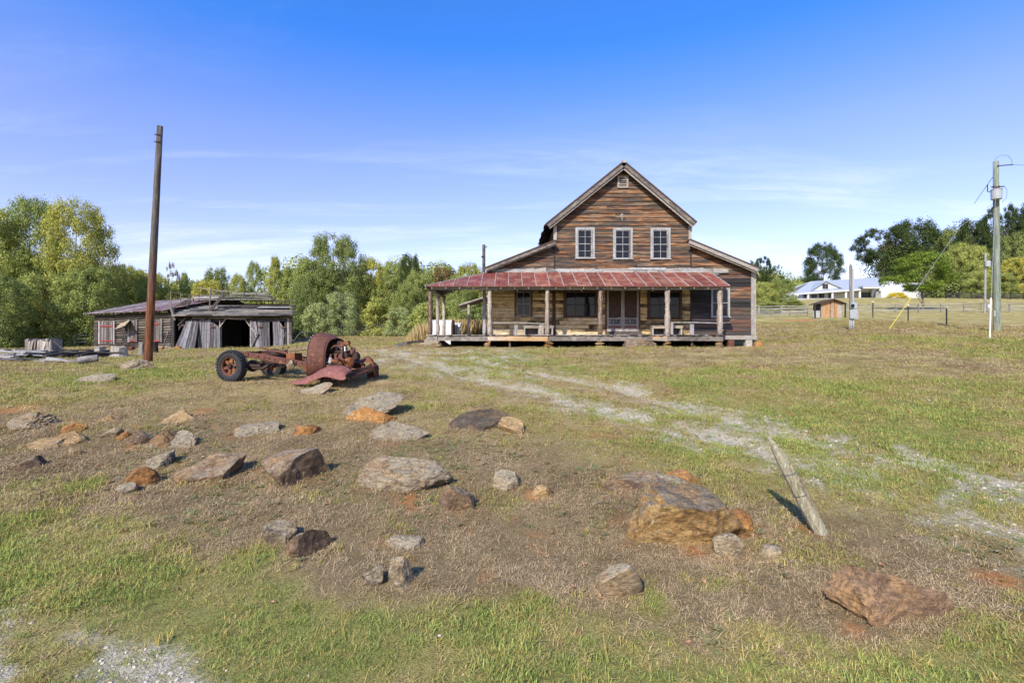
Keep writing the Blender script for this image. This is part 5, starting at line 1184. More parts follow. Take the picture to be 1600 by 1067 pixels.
for r in range(rowN):
    f0, f1 = r/rowN, (r+1)/rowN; ya = 35.4+4.8*f0; yb = 35.4+4.8*(f1+.05); za = Z(493, 35.4)+(1.45+.55*(r > 6))*f0*1.05; zb = za+.10
    ra_, rb_ = (268+r*1.5, 457-r*.3) if r < 7 else (296+(r-7)*6, 424-(r-7)*3)
    for a, b in split(X(ra_, ya), X(rb_, ya), 1.0, 3.4):
        if r > 2 and random.random() < .12: continue
        j1, j2 = random.uniform(-.05, .05), random.uniform(-.05, .05); q = random.uniform(-.04, .03)
        MB().prism([(a+q, ya+j1, za+j1*.3), (b-.02, ya+j2, za+j2*.3), (b-.02, yb+j2, zb-.03+random.uniform(-.03, .02)), (a+q, yb+j1, zb-.03)], (0, -.02, .065)).build('roof_board', M[random.choice(('barn_roof', 'barn_roof', 'barn_roof', 'grey_wood', 'grey_wood', 'dark_wood', 'barn_log'))], barn)
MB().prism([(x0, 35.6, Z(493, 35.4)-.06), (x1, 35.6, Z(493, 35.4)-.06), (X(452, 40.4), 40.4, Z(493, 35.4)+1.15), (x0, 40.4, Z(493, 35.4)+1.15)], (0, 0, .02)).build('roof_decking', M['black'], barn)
MB().prism([(x0, 40.4, Z(493, 35.4)+1.15), (X(452, 40.4), 40.4, Z(493, 35.4)+1.15), (X(448, 44.5), 44.5, Z(493, 35.4)), (x0, 44.5, Z(493, 35.4))], (0, 0, .03)).build('back_roof', M['barn_roof'], barn)
fpoly('gable_fill', [(262, 495), (275, 495), (300, 470), (290, 468), (262, 484)], 'dark_wood', 37.2)
sticks = [((267, 455), (267, 486), 37, .07), ((283, 457), (281, 484), 37.5, .06), ((298, 461), (289, 489), 37, .12), ((312, 449), (311, 470), 39, .07), ((329, 450), (327, 488), 36.6, .08), ((352, 456), (326, 488), 36.5, .22), ((361, 454), (361, 470), 39, .05), ((381, 455), (382, 468), 39, .05), ((400, 457), (400, 470), 39, .05), ((302, 466), (304, 480), 38, .06), ((317, 468), (313, 480), 38, .08), ((266, 478), (273, 500), 35.6, .14), ((345, 452), (348, 466), 39, .12), ((420, 461), (420, 471), 39, .05), ((274, 485), (276, 500), 36.2, .06)]
for a, b, y, w_ in sticks: MB().bar(P(*a, y), P(*b, y+.05), w_, .04, (0, 1, 0)).build('broken_stud', M['old_v'], barn)
railsb = [((266, 456), (285, 459), 37, .05), ((285, 459), (312, 462), 37.5, .05), ((308, 449), (350, 455), 39, .05), ((340, 453), (425, 461.5), 39.05, .05), ((300, 463), (423, 466), 39.2, .09), ((352, 469), (458, 470), 40.0, .07), ((398, 464), (424, 466), 38.9, .08), ((280, 466), (345, 467), 39.3, .07)]
for a, b, y, w_ in railsb: MB().bar(P(*a, y), P(*b, y), .05, w_).build('roof_rail', M['barn_log'], barn)
for k in range(9): MB().bar(P(400+k*6.5, 470, 40), P(400+k*6.5, 475, 40.2), .05, .05).build('rafter_stub', M['barn_roof'], barn)

# stumps, logs, lumber
def stump(label, a, b, y0, y1, seed, Yo=None, mat='stump'):
    h = hit((a+b)/2, y1-1.5); Yr = Yo or h.y; g = gz(X((a+b)/2, Yr), Yr); r = (b-a)/2/F*Yr; H = Z(y0, Yr)-g; random.seed(seed); mb = MB(); seg = 14
    prof = [random.uniform(.86, 1.14) for _ in range(seg)]; rings = [(-.1, 1.25), (.08*H, 1.15), (.3*H, .98), (.7*H, .93), (H*.96, .96), (H, .86)]; cx = X((a+b)/2, Yr)
    for z_, q in rings:
        for k in range(seg):
            an = 2*math.pi*k/seg; rr = r*q*prof[k]*random.uniform(.96, 1.04); mb.v.append((cx+rr*math.cos(an), Yr+rr*math.sin(an), g+z_+(random.uniform(-.04, .04) if z_ > .5*H else 0)))
    for i in range(len(rings)-1):
        for k in range(seg): mb.f.append((i*seg+k, i*seg+(k+1) % seg, (i+1)*seg+(k+1) % seg, (i+1)*seg+k))
    mb.f.append(tuple((len(rings)-1)*seg+k for k in range(seg))); tag(mb.build('tree_stump', M[mat]), label, 'stump')
stump('pale low stump, leftmost before the log wall of the barn', 148, 163, 541, 555, 1); stump('wide forked grey stump between the low stump and the leaning pole', 175, 196, 541, 559, 2)
stump('thin stump right against the left side of the leaning pole', 217, 227, 534, 557, 3); stump('dark stump just right of the leaning pole', 238, 247, 534, 553, 4, mat='dark_wood')
stump('small knobbly stump between the low stump and the forked one', 165, 173, 546, 557, 5)
h = hit(137, 570); lg = thing('cut_log', 'short hollow grey log lying in the grass left of the leaning pole', 'log', h)
a_, b_ = P(122, 564, h.y+.3), P(153, 559, h.y+.6); d_ = (b_-a_).normalized(); mb = MB(); mb.tube([a_, (a_+b_)/2+V((0, 0, .02)), b_], [.15, .14, .13], 12); mb.build('log_body', M['grey_wood'], lg, smooth=False); MB().tube([a_-d_*.004, a_-d_*.006], .10, 12).build('hollow_end', M['black'], lg)
eng = hit(204, 548); eq = thing('old_machine', 'small dark rusty machine sitting on a trailer bar beside the forked stump', 'machine', eng)
for i, (c, s_, m_) in enumerate((((202, 541), (.5, .4, .5), 'rust_dark'), ((207, 543), (.4, .3, .3), 'rust'), ((199, 546), (.3, .3, .2), 'rust_dark'))):
    o = rockmesh('machine_casting', s_, 70+i, M[m_], 3, 8, .15, parent=eq); o.location = P(c[0], c[1], eng.y)-eng
MB().bar(P(196, 551, eng.y), P(225, 554, eng.y-.4), .08, .08).build('drawbar', M['rust_dark'], eq)
random.seed(21); lpz = hit(70, 558); lum = thing('lumber_pile', 'low spread out pile of grey planks on the grass at the far left', 'lumber', lpz)
for i in range(30):
    py = random.uniform(549, 563); pa_ = random.uniform(-40, 95); ln = random.uniform(25, 75); h1 = hit(pa_, py+5); g = h1.z+random.uniform(.08, .45)*(1 if py < 558 else .35); Yv = h1.y
    MB().bar((X(pa_, Yv), Yv, g), (X(pa_+ln, Yv), Yv+random.uniform(-1.2, 1.2), g-random.uniform(-.05, .15)), random.uniform(.12, .3), random.uniform(.03, .08)).build('plank', M['barn_roof'] if i % 3 else M['grey_wood'], lum)
for i in range(5):
    h1 = hit(20+i*25, 560); MB().bar((h1.x, h1.y, h1.z), (h1.x+.2, h1.y+1.5, h1.z+.2), .2, .35).build('support_beam', M['dark_wood'], lum)
Yb = 27.; tb = thing('bark_block', 'big shaggy grey block of split timber on the lumber pile', 'timber block', (X(61, Yb), Yb, gz(X(61, Yb), Yb)))
for k in range(9):
    a = 39+k*4.6; MB().prism([P(a, 550, Yb-.1+random.uniform(-.08, .08)), P(a+4.5, 550, Yb-.1+random.uniform(-.08, .08)), P(a+4.3+random.uniform(-1, 1), 532+random.uniform(-4, 4), Yb), P(a+random.uniform(-1, 1), 532+random.uniform(-4, 4), Yb)], (0, random.uniform(.4, .9), 0)).build('split_slab', M['bark_post' if k % 2 else 'stump'], tb)
MB().bar(P(84, 532, Yb), P(100, 546, Yb+.2), .08, .1).build('leaning_plank', M['dark_wood'], tb)
for k, (a, b, py, lb_) in enumerate(((620, 640, 528, 'dark weathered board lying flat left of the porch'), (636, 662, 526, 'charred beam lying on the board left of the porch'))):
    h1 = hit(a, py+1); tag(MB().bar((X(a, 25.5), 25.5, gz(X(a, 25.5), 25.5)+.12+.1*k), (X(b, 25.8), 25.8, gz(X(b, 25.8), 25.8)+.2+.08*k), .3, .12).build('timber', M['barn_roof'] if k == 0 else M['dark_wood']), lb_, 'timber')
# dry clay mound behind the porch
tag(rockmesh('clay_mound', (5.2, 3.5, 2.0), 88, plain('bare orange clay', (.44, .19, .08), 1, .3, 4, bstr=.6), 4, 5, .12, smooth=True), 'bare orange clay mound seen between the porch posts', 'mound').location = (X(735, 33.5), 33.5, CZ-.25)

# ------------------------------------------------------------------ poles and wires
def pole(nm, label, base, top, r0, r1, mat, Yb, cat='pole', Yt=None):
    b = P(base[0], base[1], Yb); b.z = gz(b.x, b.y); t_ = P(top[0], top[1], Yt or Yb); th = thing(nm, label, cat, b)
    pts = [b+(t_-b)*f for f in (-.05, 0, .2, .4, .6, .8, 1)]; MB().tube(pts, [r0]*2+[r0+(r1-r0)*f for f in (.2, .4, .6, .8, 1)], 14).build('shaft', mat, th, smooth=True); return th, b, t_
hp = hit(231, 566); p1, b1_, t1_ = pole('wooden_pole', 'tall bare wooden pole leaning right, rust brown at its foot', (231, 566), (250, 197), .158, .105, M['pole_brown'], hp.y)
for f in (.93, .96): MB().bar(b1_+(t1_-b1_)*f+V((-.12, -.12, 0)), b1_+(t1_-b1_)*f+V((.12, -.12, 0)), .03, .03).build('bolt', M['rust_dark'], p1)
YU = 31.5; pu, bu, tu = pole('utility_pole', 'tall greenish utility pole with grey transformer can at the right edge', (1558, 520), (1556, 252), .20, .14, M['pole_green'], YU)
tc_ = MB(); tc_.tube([P(1557, 311, YU-.38), P(1557, 297, YU-.38)], .27, 16); T = tc_.build('transformer', M['galv'], pu, smooth=False); MB().tube([P(1557, 296.8, YU-.38), P(1557, 295.4, YU-.38)], .29, 16).build('transformer_lid', M['galv'], T)
for px in (1552.5, 1561): MB().tube([P(px, 296, YU-.4), P(px, 290, YU-.4)], [.05, .035], 8).build('bushing', M['rust_dark'], T)
MB().bar(P(1549, 292, YU-.2), P(1569, 291, YU-.2), .05, .07).build('crossarm', M['dark_wood'], pu); MB().bar(P(1558, 259, YU-.15), P(1583, 257, YU-.3), .04, .05).build('insulator_arm', M['dark_wood'], pu)
def wire(nm, pts, r, par, mat='wire'): return MB().tube(pts, r, 5, False).build(nm, M[mat], par, smooth=True)
def sag(a, b, s, n=9): return [a+(b-a)*(i/(n-1))-V((0, 0, 4*s*(i/(n-1))*(1-i/(n-1)))) for i in range(n)]
wire('jumper_wire', [P(1554, 252, YU), P(1558, 245, YU), P(1566, 242, YU), P(1575, 243, YU), P(1581, 250, YU), P(1581, 257, YU)], .012, pu)
wire('span_wire', sag(P(1583, 257, YU), P(1720, 248, YU+3), .2), .012, pu); wire('jumper_wire', [P(1566, 316, YU-.3), P(1573, 308, YU-.3), P(1573.5, 297, YU-.3), P(1570, 291, YU-.3)], .012, pu)
wire('span_wire', sag(P(1553, 274, YU), P(1522, 318, YU+12), .0), .018, pu); MB().tube([P(1543, 288, YU+3), P(1543, 299, YU+3), P(1547, 300, YU+3)], .03, 6).build('insulator', M['rust_dark'], pu)
hg = hit(1389, 515); gdir = [P(1553, 317, YU), P(1500, 354, YU+.8), P(1482, 380, YU+.9), P(1430, 455, hg.y+.3), hg]
wire('guy_wire', gdir, .009, pu, 'galv'); ya = P(1426, 461, hg.y+.27); MB().tube([ya, hg+V((0, 0, .02))], .022, 7).build('guy_guard', M['yellow'], pu)
hg2 = hit(1546.5, 531); wire('guy_wire', [P(1556, 300, YU), P(1549, 460, hg2.y+.5), hg2], .008, pu, 'galv'); MB().tube([P(1548.3, 465, hg2.y+.45), hg2+V((0, 0, .05))], .027, 7).build('guy_guard', M['cream'], pu); MB().box(hg2.x-.06, hg2.x+.06, hg2.y-.06, hg2.y+.06, hg2.z-.1, hg2.z+.12).build('anchor', M['galv'], pu)
MB().box(X(1552, YU-.2), X(1554, YU-.2), YU-.27, YU-.21, Z(494, YU), Z(485, YU)).build('ground_box', M['galv'], pu)
Y2 = 62; p2, b2, t2 = pole('utility_pole', 'slim pale utility pole standing far off beside the big greenish pole', (1539, 476), (1540, 395), .13, .10, M['pine_rail'], Y2)
MB().tube([P(1543.5, 416, Y2-.3), P(1543.5, 407, Y2-.3)], .27, 12).build('transformer', M['galv'], p2)
Y3 = 40; p3, b3, t3 = pole('utility_pole', 'dark utility pole top rising behind the left end of the house roof', (756, 500), (756, 382), .13, .12, M['dark_wood'], Y3)
MB().bar(P(755, 387, Y3-.1), P(761, 385, Y3-.1), .06, .08).build('crossarm', M['dark_wood'], p3); MB().tube([P(752, 401, Y3-.1), P(756, 400, Y3-.1)], .07, 6).build('insulator', M['dark_wood'], p3)
# electric meter pedestal
YM = hit(1331, 515).y; me_ = thing('meter_pedestal', 'grey electric meter and breaker box on two tall posts in the field', 'electric meter', (X(1331, YM), YM, gz(X(1331, YM), YM)))
gm = gz(X(1331, YM), YM)
for px, w_, y0 in ((1329.3, .09, 415), (1332.8, .06, 420)): MB().tube([(X(px, YM), YM, gm-.2), P(px, y0, YM)], w_, 9).build('post', M['old_v'] if w_ > .07 else M['galv'], me_, smooth=True)
MB().tube([P(1329.3, 414.5, YM), P(1328.4, 412.5, YM-.05)], .06, 8).build('weatherhead', M['galv'], me_)
def fbox(nm, a, b, y0, y1, Y, d, mat, par): return MB().box(X(a, Y), X(b, Y), Y-d, Y, Z(y1, Y), Z(y0, Y)).build(nm, M[mat], par)
mbx = fbox('meter_box', 1328, 1336.6, 472, 481.5, YM-.1, .16, 'galv', me_); MB().tube([P(1332.5, 477, YM-.262), P(1332.5, 477, YM-.36)], .10, 16).build('meter_glass', M['glass'], mbx)
pb_ = fbox('breaker_panel', 1327, 1337.8, 483, 498, YM-.1, .18, 'galv', me_); fbox('panel_door', 1328, 1336.9, 484.3, 497, YM-.282, .02, 'galv', pb_)
for px in (1328, 1330.7, 1333.5): MB().tube([P(px, 498, YM-.15), (X(px, YM-.15), YM-.15, gm-.1)], .04, 8).build('conduit', M['galv'], me_, smooth=True)
# small shed
YS = 55.; sg_ = gz(X(1295, YS), YS); sh_ = thing('small_shed', 'little orange plywood shed with brown gable roof in the field', 'shed', (X(1295, YS), YS, sg_))
xl, xm, xr = X(1272, YS), X(1299, YS), X(1315, YS); ze = Z(474, YS); zr = Z(466.5, YS)
MB().prism([(X(1283, YS), YS+.06, sg_-.2), (xr-.05, YS+.06, sg_-.2), (xr-.05, YS+.06, ze-.05), (X(1300, YS), YS+.06, zr-.12), (X(1283, YS), YS+.06, ze-.05)], (0, 1.4, 0)).build('wall', M['dark_wood'], sh_)
for a, b, m_ in ((1283, 1290, 'ply'), (1290.2, 1297, 'ply'), (1298, 1303, 'rim'), (1303.2, 1308, 'ply'), (1308.2, 1315, 'bark_post')):
    mid_ = (a+b)/2; zt = zr-(zr-ze)*abs(mid_-1300)/20-.08
    MB().prism([(X(a, YS), YS, sg_-.1), (X(b, YS), YS, sg_-.1), (X(b, YS), YS, zr-(zr-ze)*abs(b-1300)/20-.1), (X(a, YS), YS, zr-(zr-ze)*abs(a-1300)/20-.1)], (0, .05, 0)).build('wall_panel', M[m_], sh_)
fbox('window', 1276, 1282.5, 476, 482, YS+.9, .05, 'glass', sh_); fbox('side_panel', 1274, 1282.6, 475, 497, YS+1.0, .05, 'grey_wood', sh_); fbox('white_gate', 1270, 1281, 485, 496, YS-.1, .06, 'white_trim', sh_)
for sgn, xe in ((-1, X(1278, YS)), (1, X(1320, YS))):
    MB().prism([(X(1300, YS)-sgn*.01, YS-.4, zr), (xe, YS-.4, ze+.02), (xe, YS-.4, ze-.06), (X(1300, YS)-sgn*.01, YS-.4, zr-.1)], (0, 2.1, 0)).build('roof', M['brown_roof'], sh_)
for px in (1271, 1318): MB().box(X(px, YS)-.06, X(px, YS)+.06, YS-.35, YS-.25, sg_-.2, ze).build('post', M['dark_wood'], sh_)
# fences
def fence(nm, label, pts, hgt, rails_, mat, pw=.12, rw=.12, cat='fence', wires=0, grp=None, rt=.04):
    th = thing(nm, label, cat, (pts[0][0], pts[0][1], gz(*pts[0])))
    G = [V((x, y, gz(x, y))) for x, y in pts]
    for g in G: MB().box(g.x-pw/2, g.x+pw/2, g.y-pw/2, g.y+pw/2, g.z-.2, g.z+hgt).build('post', M[mat], th)
    for a, b in zip(G[:-1], G[1:]):
        for h_ in rails_: MB().bar(a+V((0, -pw/2-rt/2-.003, h_)), b+V((0, -pw/2-rt/2-.003, h_)), rt, rw).build('rail', M[mat], th)
    if wires:
        wm = MB()
        for a, b in zip(G[:-1], G[1:]):
            for i in range(wires): wm.bar(a+V((0, 0, hgt*(i+.5)/wires)), b+V((0, 0, hgt*(i+.5)/wires)), .012, .012)
            nn = int((b-a).length/.35)
            for i in range(nn): p_ = a+(b-a)*(i/nn); wm.bar(p_, p_+V((0, 0, hgt*.95)), .01, .01)
        wm.build('wire_mesh', M['galv'], th, kind='stuff')
    return th
line = lambda a, b, Ya, Yb_, n: [((lambda px, Y: (X(px, Y), Y))(a+(b-a)*i/(n-1), Ya+(Yb_-Ya)*i/(n-1))) for i in range(n)]
fence('rail_fence', 'long bleached post and rail fence crossing the right field behind the shed', line(1150, 1720, 66, 62, 17), 1.15, (.35, .72, 1.05), 'pine_rail', wires=4, pw=.14, rw=.09)
fence('rail_fence', 'pale rail fence climbing the slope just right of the farmhouse', line(1150, 1262, 58, 60, 5), 1.1, (.4, .95), 'pine_rail', wires=3, pw=.1)
fence('board_fence', 'black board fence below the woods at the far right', line(1478, 1640, 104, 100, 9), 1.4, (.3, .7, 1.1), 'black_fence', rw=.2)
fence('rail_fence', 'white rail fence behind the lumber pile at far left', line(-60, 146, 44, 46, 8), 1.15, (.45, .75, 1.05), 'pine_rail', pw=.1, rw=.09)
fence('wire_fence', 'low wire mesh fence in front of the woods between barn and house', line(470, 650, 50, 50, 8), 1.1, (1.05,), 'wire', wires=5, pw=.08, rw=.03)
Yp_ = 52; 
for px, pb2, pt2, lb_ in ((1364, 496, 470, 'thin metal fence post, leftmost of three in the field'), (1419, 502, 475, 'thin metal fence post, middle one of three in the field'), (1479, 508, 478, 'thin metal fence post with pale top, rightmost of three')):
    h1 = hit(px, pb2); ps = thing('fence_post', lb_, 'post', h1, group='thin metal posts in the field'); ztp = Z(pt2, h1.y); MB().box(h1.x-.035, h1.x+.035, h1.y-.03, h1.y+.03, h1.z-.2, ztp-.15).build('shaft', M['black_fence'], ps); MB().box(h1.x-.04, h1.x+.04, h1.y-.035, h1.y+.035, ztp-.149, ztp).build('cap', M['cream'], ps)
h1 = hit(1543, 480); tag(MB().box(h1.x-.35, h1.x+.35, h1.y-.2, h1.y+.2, h1.z-.1, h1.z+.35).build('utility_box', M['white_metal'], bevel=.05), 'small white utility box in the grass at the foot of the slim far pole', 'utility box')
# ------------------------------------------------------------------ the white house on the hill
YH = 114.; gh = gz(X(1320, YH), YH); wh = thing('white_farmhouse', 'long low white house with pale blue metal roof on the hill', 'house', (X(1320, YH), YH+6, gh))
zb = Z(466, YH); zv = Z(457, YH)
def hb(nm, a, b, y0, y1, dy, d, mat, par=wh): return MB().box(X(a, YH), X(b, YH), YH+dy, YH+dy+d, Z(y1, YH), Z(y0, YH)).build(nm, M[mat], par)
hb('wall', 1263, 1375, 450, 470, 2.6, 8, 'white_wall'); hb('porch_floor', 1241, 1376, 465.5, 470, .1, 2.5, 'white_trim'); hb('left_wall', 1252, 1262.8, 457, 470, 3.4, 6, 'white_wall')
xa, xb_, xc_, xd_ = X(1240, YH), X(1374, YH), X(1267, YH+6), X(1371, YH+6); ze1 = Z(458.5, YH); zr1 = Z(434.5, YH+6)
MB().prism([(xa, YH, ze1), (xb_, YH, Z(449.5, YH)), (xd_, YH+6, zr1), (xc_, YH+6, Z(440.5, YH+6))], (0, .0, .2)).build('roof', M['blue_metal'], wh)
MB().prism([(xc_, YH+6, Z(440.5, YH+6)), (xd_, YH+6, zr1), (xb_, YH+13, ze1), (xa, YH+13, ze1)], (0, 0, .2)).build('roof', M['blue_metal'], wh)
MB().prism([(xb_-.3, YH+2, ze1-1), (xb_-.3, YH+11, ze1-1), (xb_-.3, YH+11, ze1+.6), (xd_+.1, YH+6, zr1-.1), (xb_-.3, YH+2, ze1+1.2)], (.2, 0, 0)).build('gable_wall', M['white_wall'], wh)
MB().prism([(xa, YH-.02, ze1-.25), (xb_, YH-.02, Z(449.5, YH)-.25), (xb_, YH-.02, Z(449.5, YH)), (xa, YH-.02, ze1)], (0, .1, 0)).build('fascia', M['white_wall'], wh)
hb('side_porch_roof', 1343, 1376, 446.5, 449, -1.2, 4.5, 'blue_metal'); hb('fascia', 1343, 1376, 449.2, 451, -1.25, .2, 'white_wall')
dg_ = MB().prism([P(1269, 453.5, YH+.6), P(1314, 449.5, YH+.6), P(1291, 440, YH+.6)], (0, 4.5, 0)).build('dormer', M['white_wall'], wh)
for a, b in (((1267, 454.2), (1291, 439.2)), ((1316, 450.0), (1291, 439.2))): MB().prism([P(*a, YH+.2), P(*b, YH+.2), P(b[0], b[1]-.9, YH+.2), P(a[0], a[1]-.9, YH+.2)], (0, 5.0, 0)).build('dormer_roof', M['blue_metal'], dg_)
def win(a, b, y0, y1, dy, n=2):
    f_ = hb('window', a, b, y0, y1, dy-.06, .08, 'white_trim')
    for k in range(n):
        x_ = a+.5+(b-a-.8)*k/n
        for r_ in range(2): hb('pane', x_, x_+(b-a-.8)/n-.5, y0+.5+(y1-y0-.8)*r_/2, y0+.2+(y1-y0-.8)*(r_+1)/2, dy-.09, .04, 'glass', f_)
win(1287, 1296.5, 442.5, 450.5, .55); win(1266, 1275.5, 458, 465.5, 2.55); win(1278, 1287.5, 458, 465.5, 2.55); win(1290, 1299, 457, 465, 2.55); win(1357, 1373, 454.5, 463, 2.55, 3); win(1339.5, 1344, 455, 461, 2.55)
hb('door', 1305.5, 1311, 456.5, 466, 2.5, .08, 'glass'); hb('door', 1254, 1258, 459, 466, 3.3, .08, 'glass')
for px in (1242.5, 1264, 1302, 1323.3, 1345): hb('porch_column', px-1.1, px+1.1, 454 if px > 1300 else 458, 467, .2, .32, 'white_wall')
YG = 118.; gar = thing('white_garage', 'white gabled garage half hidden behind the bright pine on the hill', 'garage', (X(1425, YG), YG+3, gz(X(1425, YG), YG)))
MB().box(X(1377, YG), X(1460, YG), YG, YG+7, Z(468, YG), Z(454, YG)).build('wall', M['white_wall'], gar); MB().prism([P(1374, 454, YG), P(1462, 454, YG), P(1452, 444, YG+3.5), P(1380, 440, YG+3.5)], (0, 0, .2)).build('roof', M['white_metal'], gar)
MB().prism([P(1380, 440, YG+3.5), P(1452, 444, YG+3.5), P(1462, 454, YG+7), P(1374, 454, YG+7)], (0, 0, .2)).build('roof', M['white_metal'], gar)
MB().box(X(1444, YG), X(1458, YG), YG-.1, YG-.02, Z(465, YG), Z(456, YG)).build('garage_door', M['galv'], gar)
yb_ = thing('yellow_bushes', 'row of bright yellow flowering plants before the white garage', 'flower bed', (X(1402, 108), 108, gz(X(1402, 108), 108)))

# ------------------------------------------------------------------ trees
def leaves(pts, nrm, size, r, asp=.62):
    n = len(pts); a = r.normal(size=(n, 3)); nrm = nrm/np.linalg.norm(nrm, axis=1, keepdims=True)
    t = np.cross(nrm, a); t /= np.linalg.norm(t, axis=1, keepdims=True)+1e-9; b = np.cross(nrm, t); s = size*r.uniform(.6, 1.35, (n, 1))
    v = np.stack([pts-t*s*.5, pts-b*s*.5*asp+nrm*s*.12, pts+t*s*.5, pts+b*s*.5*asp+nrm*s*.12], 1); return v.reshape(-1, 3)
def crown(seed, n, K, leaf, zlo=.1, form='oval', blob=(.07, .15), up=.5):
    r = np.random.default_rng(seed); P_ = []; Nn = []; C = []
    def prof(z):
        t = np.clip((z-zlo)/(1-zlo), 0, 1)
        if form == 'oval': return .47*np.sin(np.pi*np.clip(t*.86+.10, 0, 1))**.65
        if form == 'tall': return .45*np.sin(np.pi*np.clip(t*.8+.16, 0, 1))**.8
        if form == 'cone': return .47*(1-t)**.75*np.clip(t*8+.4, 0, 1)
        if form == 'spread': return .48*np.clip(t*3+.25, 0, 1)*np.clip((1-t)*2.4, .12, 1)**.7
        return .48*np.sqrt(np.clip(1-(t*1.0)**2, .03, 1))
    lob = r.uniform(.78, 1.12, 7); ph = r.uniform(0, 6.28); K = int(K*2.6)
    for k in range(K):
        z = zlo+(1-zlo)*(r.uniform()**.85)*.93; az = r.uniform(0, 2*np.pi); li = ((az+ph) % (2*np.pi))/(2*np.pi)*7; lf = lob[int(li) % 7]
        rad = float(prof(z))*lf*(r.uniform(.25, 1)**.5); rb = r.uniform(*blob)*.72*(.75+.35*(1-(z-zlo)/(1-zlo)))
        C.append((rad*np.cos(az), rad*np.sin(az), z, rb))
    C = np.array(C); wts = C[:, 3]**2; wts /= wts.sum(); idx = r.choice(K, n, p=wts); d = r.normal(size=(n, 3)); d /= np.linalg.norm(d, axis=1, keepdims=True)
    q = r.uniform(.1, 1, (n, 1))**.6*(1+np.abs(r.normal(0, .30, (n, 1)))); c = C[idx]
    sc = np.array([1, 1, .62 if form in ('spread', 'pinef') else .8]); p = c[:, :3]+d*q*c[:, 3:4]*sc
    nr = d*1.1+r.normal(0, .42, (n, 3))+np.array([0, 0, up]); p[:, 2] = np.maximum(p[:, 2], .0)
    return leaves(p, nr, leaf, r), C
def limbs(C, seed, r0=.016, bare=False, top=.9, zb=.12):
    r = random.Random(seed); mb = MB(); n = 9; pts = []
    for i in range(n): f = i/(n-1); pts.append(V((r.uniform(-.012, .012)*(i > 0), r.uniform(-.012, .012)*(i > 0), -.03+top*f)))
    mb.tube(pts, [r0*(1.5 if i == 0 else 1-.85*i/(n-1)) for i in range(n)], 7)
    cs = sorted(C.tolist(), key=lambda c: r.random())[:(22 if not bare else 30)]
    for c in cs:
        z0 = max(zb, c[2]-.12-r.random()*.12); i = min(n-1, max(0, int((z0+.03)/top*(n-1)))); a = pts[i]; e = V(c[:3]); m_ = (a+e)/2+V((0, 0, -.02)); q = r0*.38*(1-z0*.6)
        mb.tube([a, m_, e], [q, q*.6, q*.15], 5, False)
    return mb
PR = {}
def mkproto(nm, seed, n, K, leaf, **k):
    v, C = crown(seed, n, K, leaf, **k); PR[nm] = (np_mesh('crown_'+nm, v, 4, LM['mid']), limbs(C, seed))
    t = PR[nm][1]; me = bpy.data.meshes.new('trunk'); me.from_pydata(t.v, [], t.f); me.update(); me.materials.append(M['bark']); PR[nm] = (PR[nm][0], me)
mkproto('oak', 1, 34000, 70, .019, zlo=.10, form='oval', blob=(.07, .14)); mkproto('oak_low', 2, 34000, 80, .020, zlo=.02, form='oval', blob=(.07, .14))
mkproto('tall', 3, 28000, 60, .018, zlo=.06, form='tall', blob=(.07, .13)); mkproto('cone', 4, 26000, 70, .017, zlo=.04, form='cone', blob=(.05, .11))
mkproto('round', 5, 26000, 50, .021, zlo=.05, form='dome', blob=(.09, .16)); mkproto('bush', 6, 16000, 40, .034, zlo=.0, form='dome', blob=(.10, .2))
mkproto('pine', 7, 22000, 40, .020, zlo=.34, form='spread', blob=(.06, .13), up=.8); mkproto('oldpine', 8, 22000, 34, .017, zlo=.45, form='oval', blob=(.05, .10)); mkproto('sparse', 9, 5000, 26, .020, zlo=.35, form='tall', blob=(.04, .09))
mkproto('big', 10, 60000, 110, .014, zlo=.05, form='oval', blob=(.06, .12)); mkproto('big2', 12, 60000, 120, .014, zlo=.03, form='tall', blob=(.06, .12))
def tree(label, px, topy, wpx, Y, pr, mat, nm='tree', cat='tree', seed=None, grp=None, basez=None):
    x = X(px, Y); g = gz(x, Y) if basez is None else basez; h_ = Z(topy, Y)-g; w_ = wpx/F*Y; t = thing(nm, label, cat, (x, Y, g), random.uniform(0, 6.28), grp)
    t.scale = (w_, w_, h_)
    c = bpy.data.objects.new('crown', PR[pr][0]); COL.objects.link(c); c.parent = t; c.material_slots[0].link = 'OBJECT'; c.material_slots[0].material = LM[mat]
    k = bpy.data.objects.new('trunk', PR[pr][1]); COL.objects.link(k); k.parent = t; return t
random.seed(314)
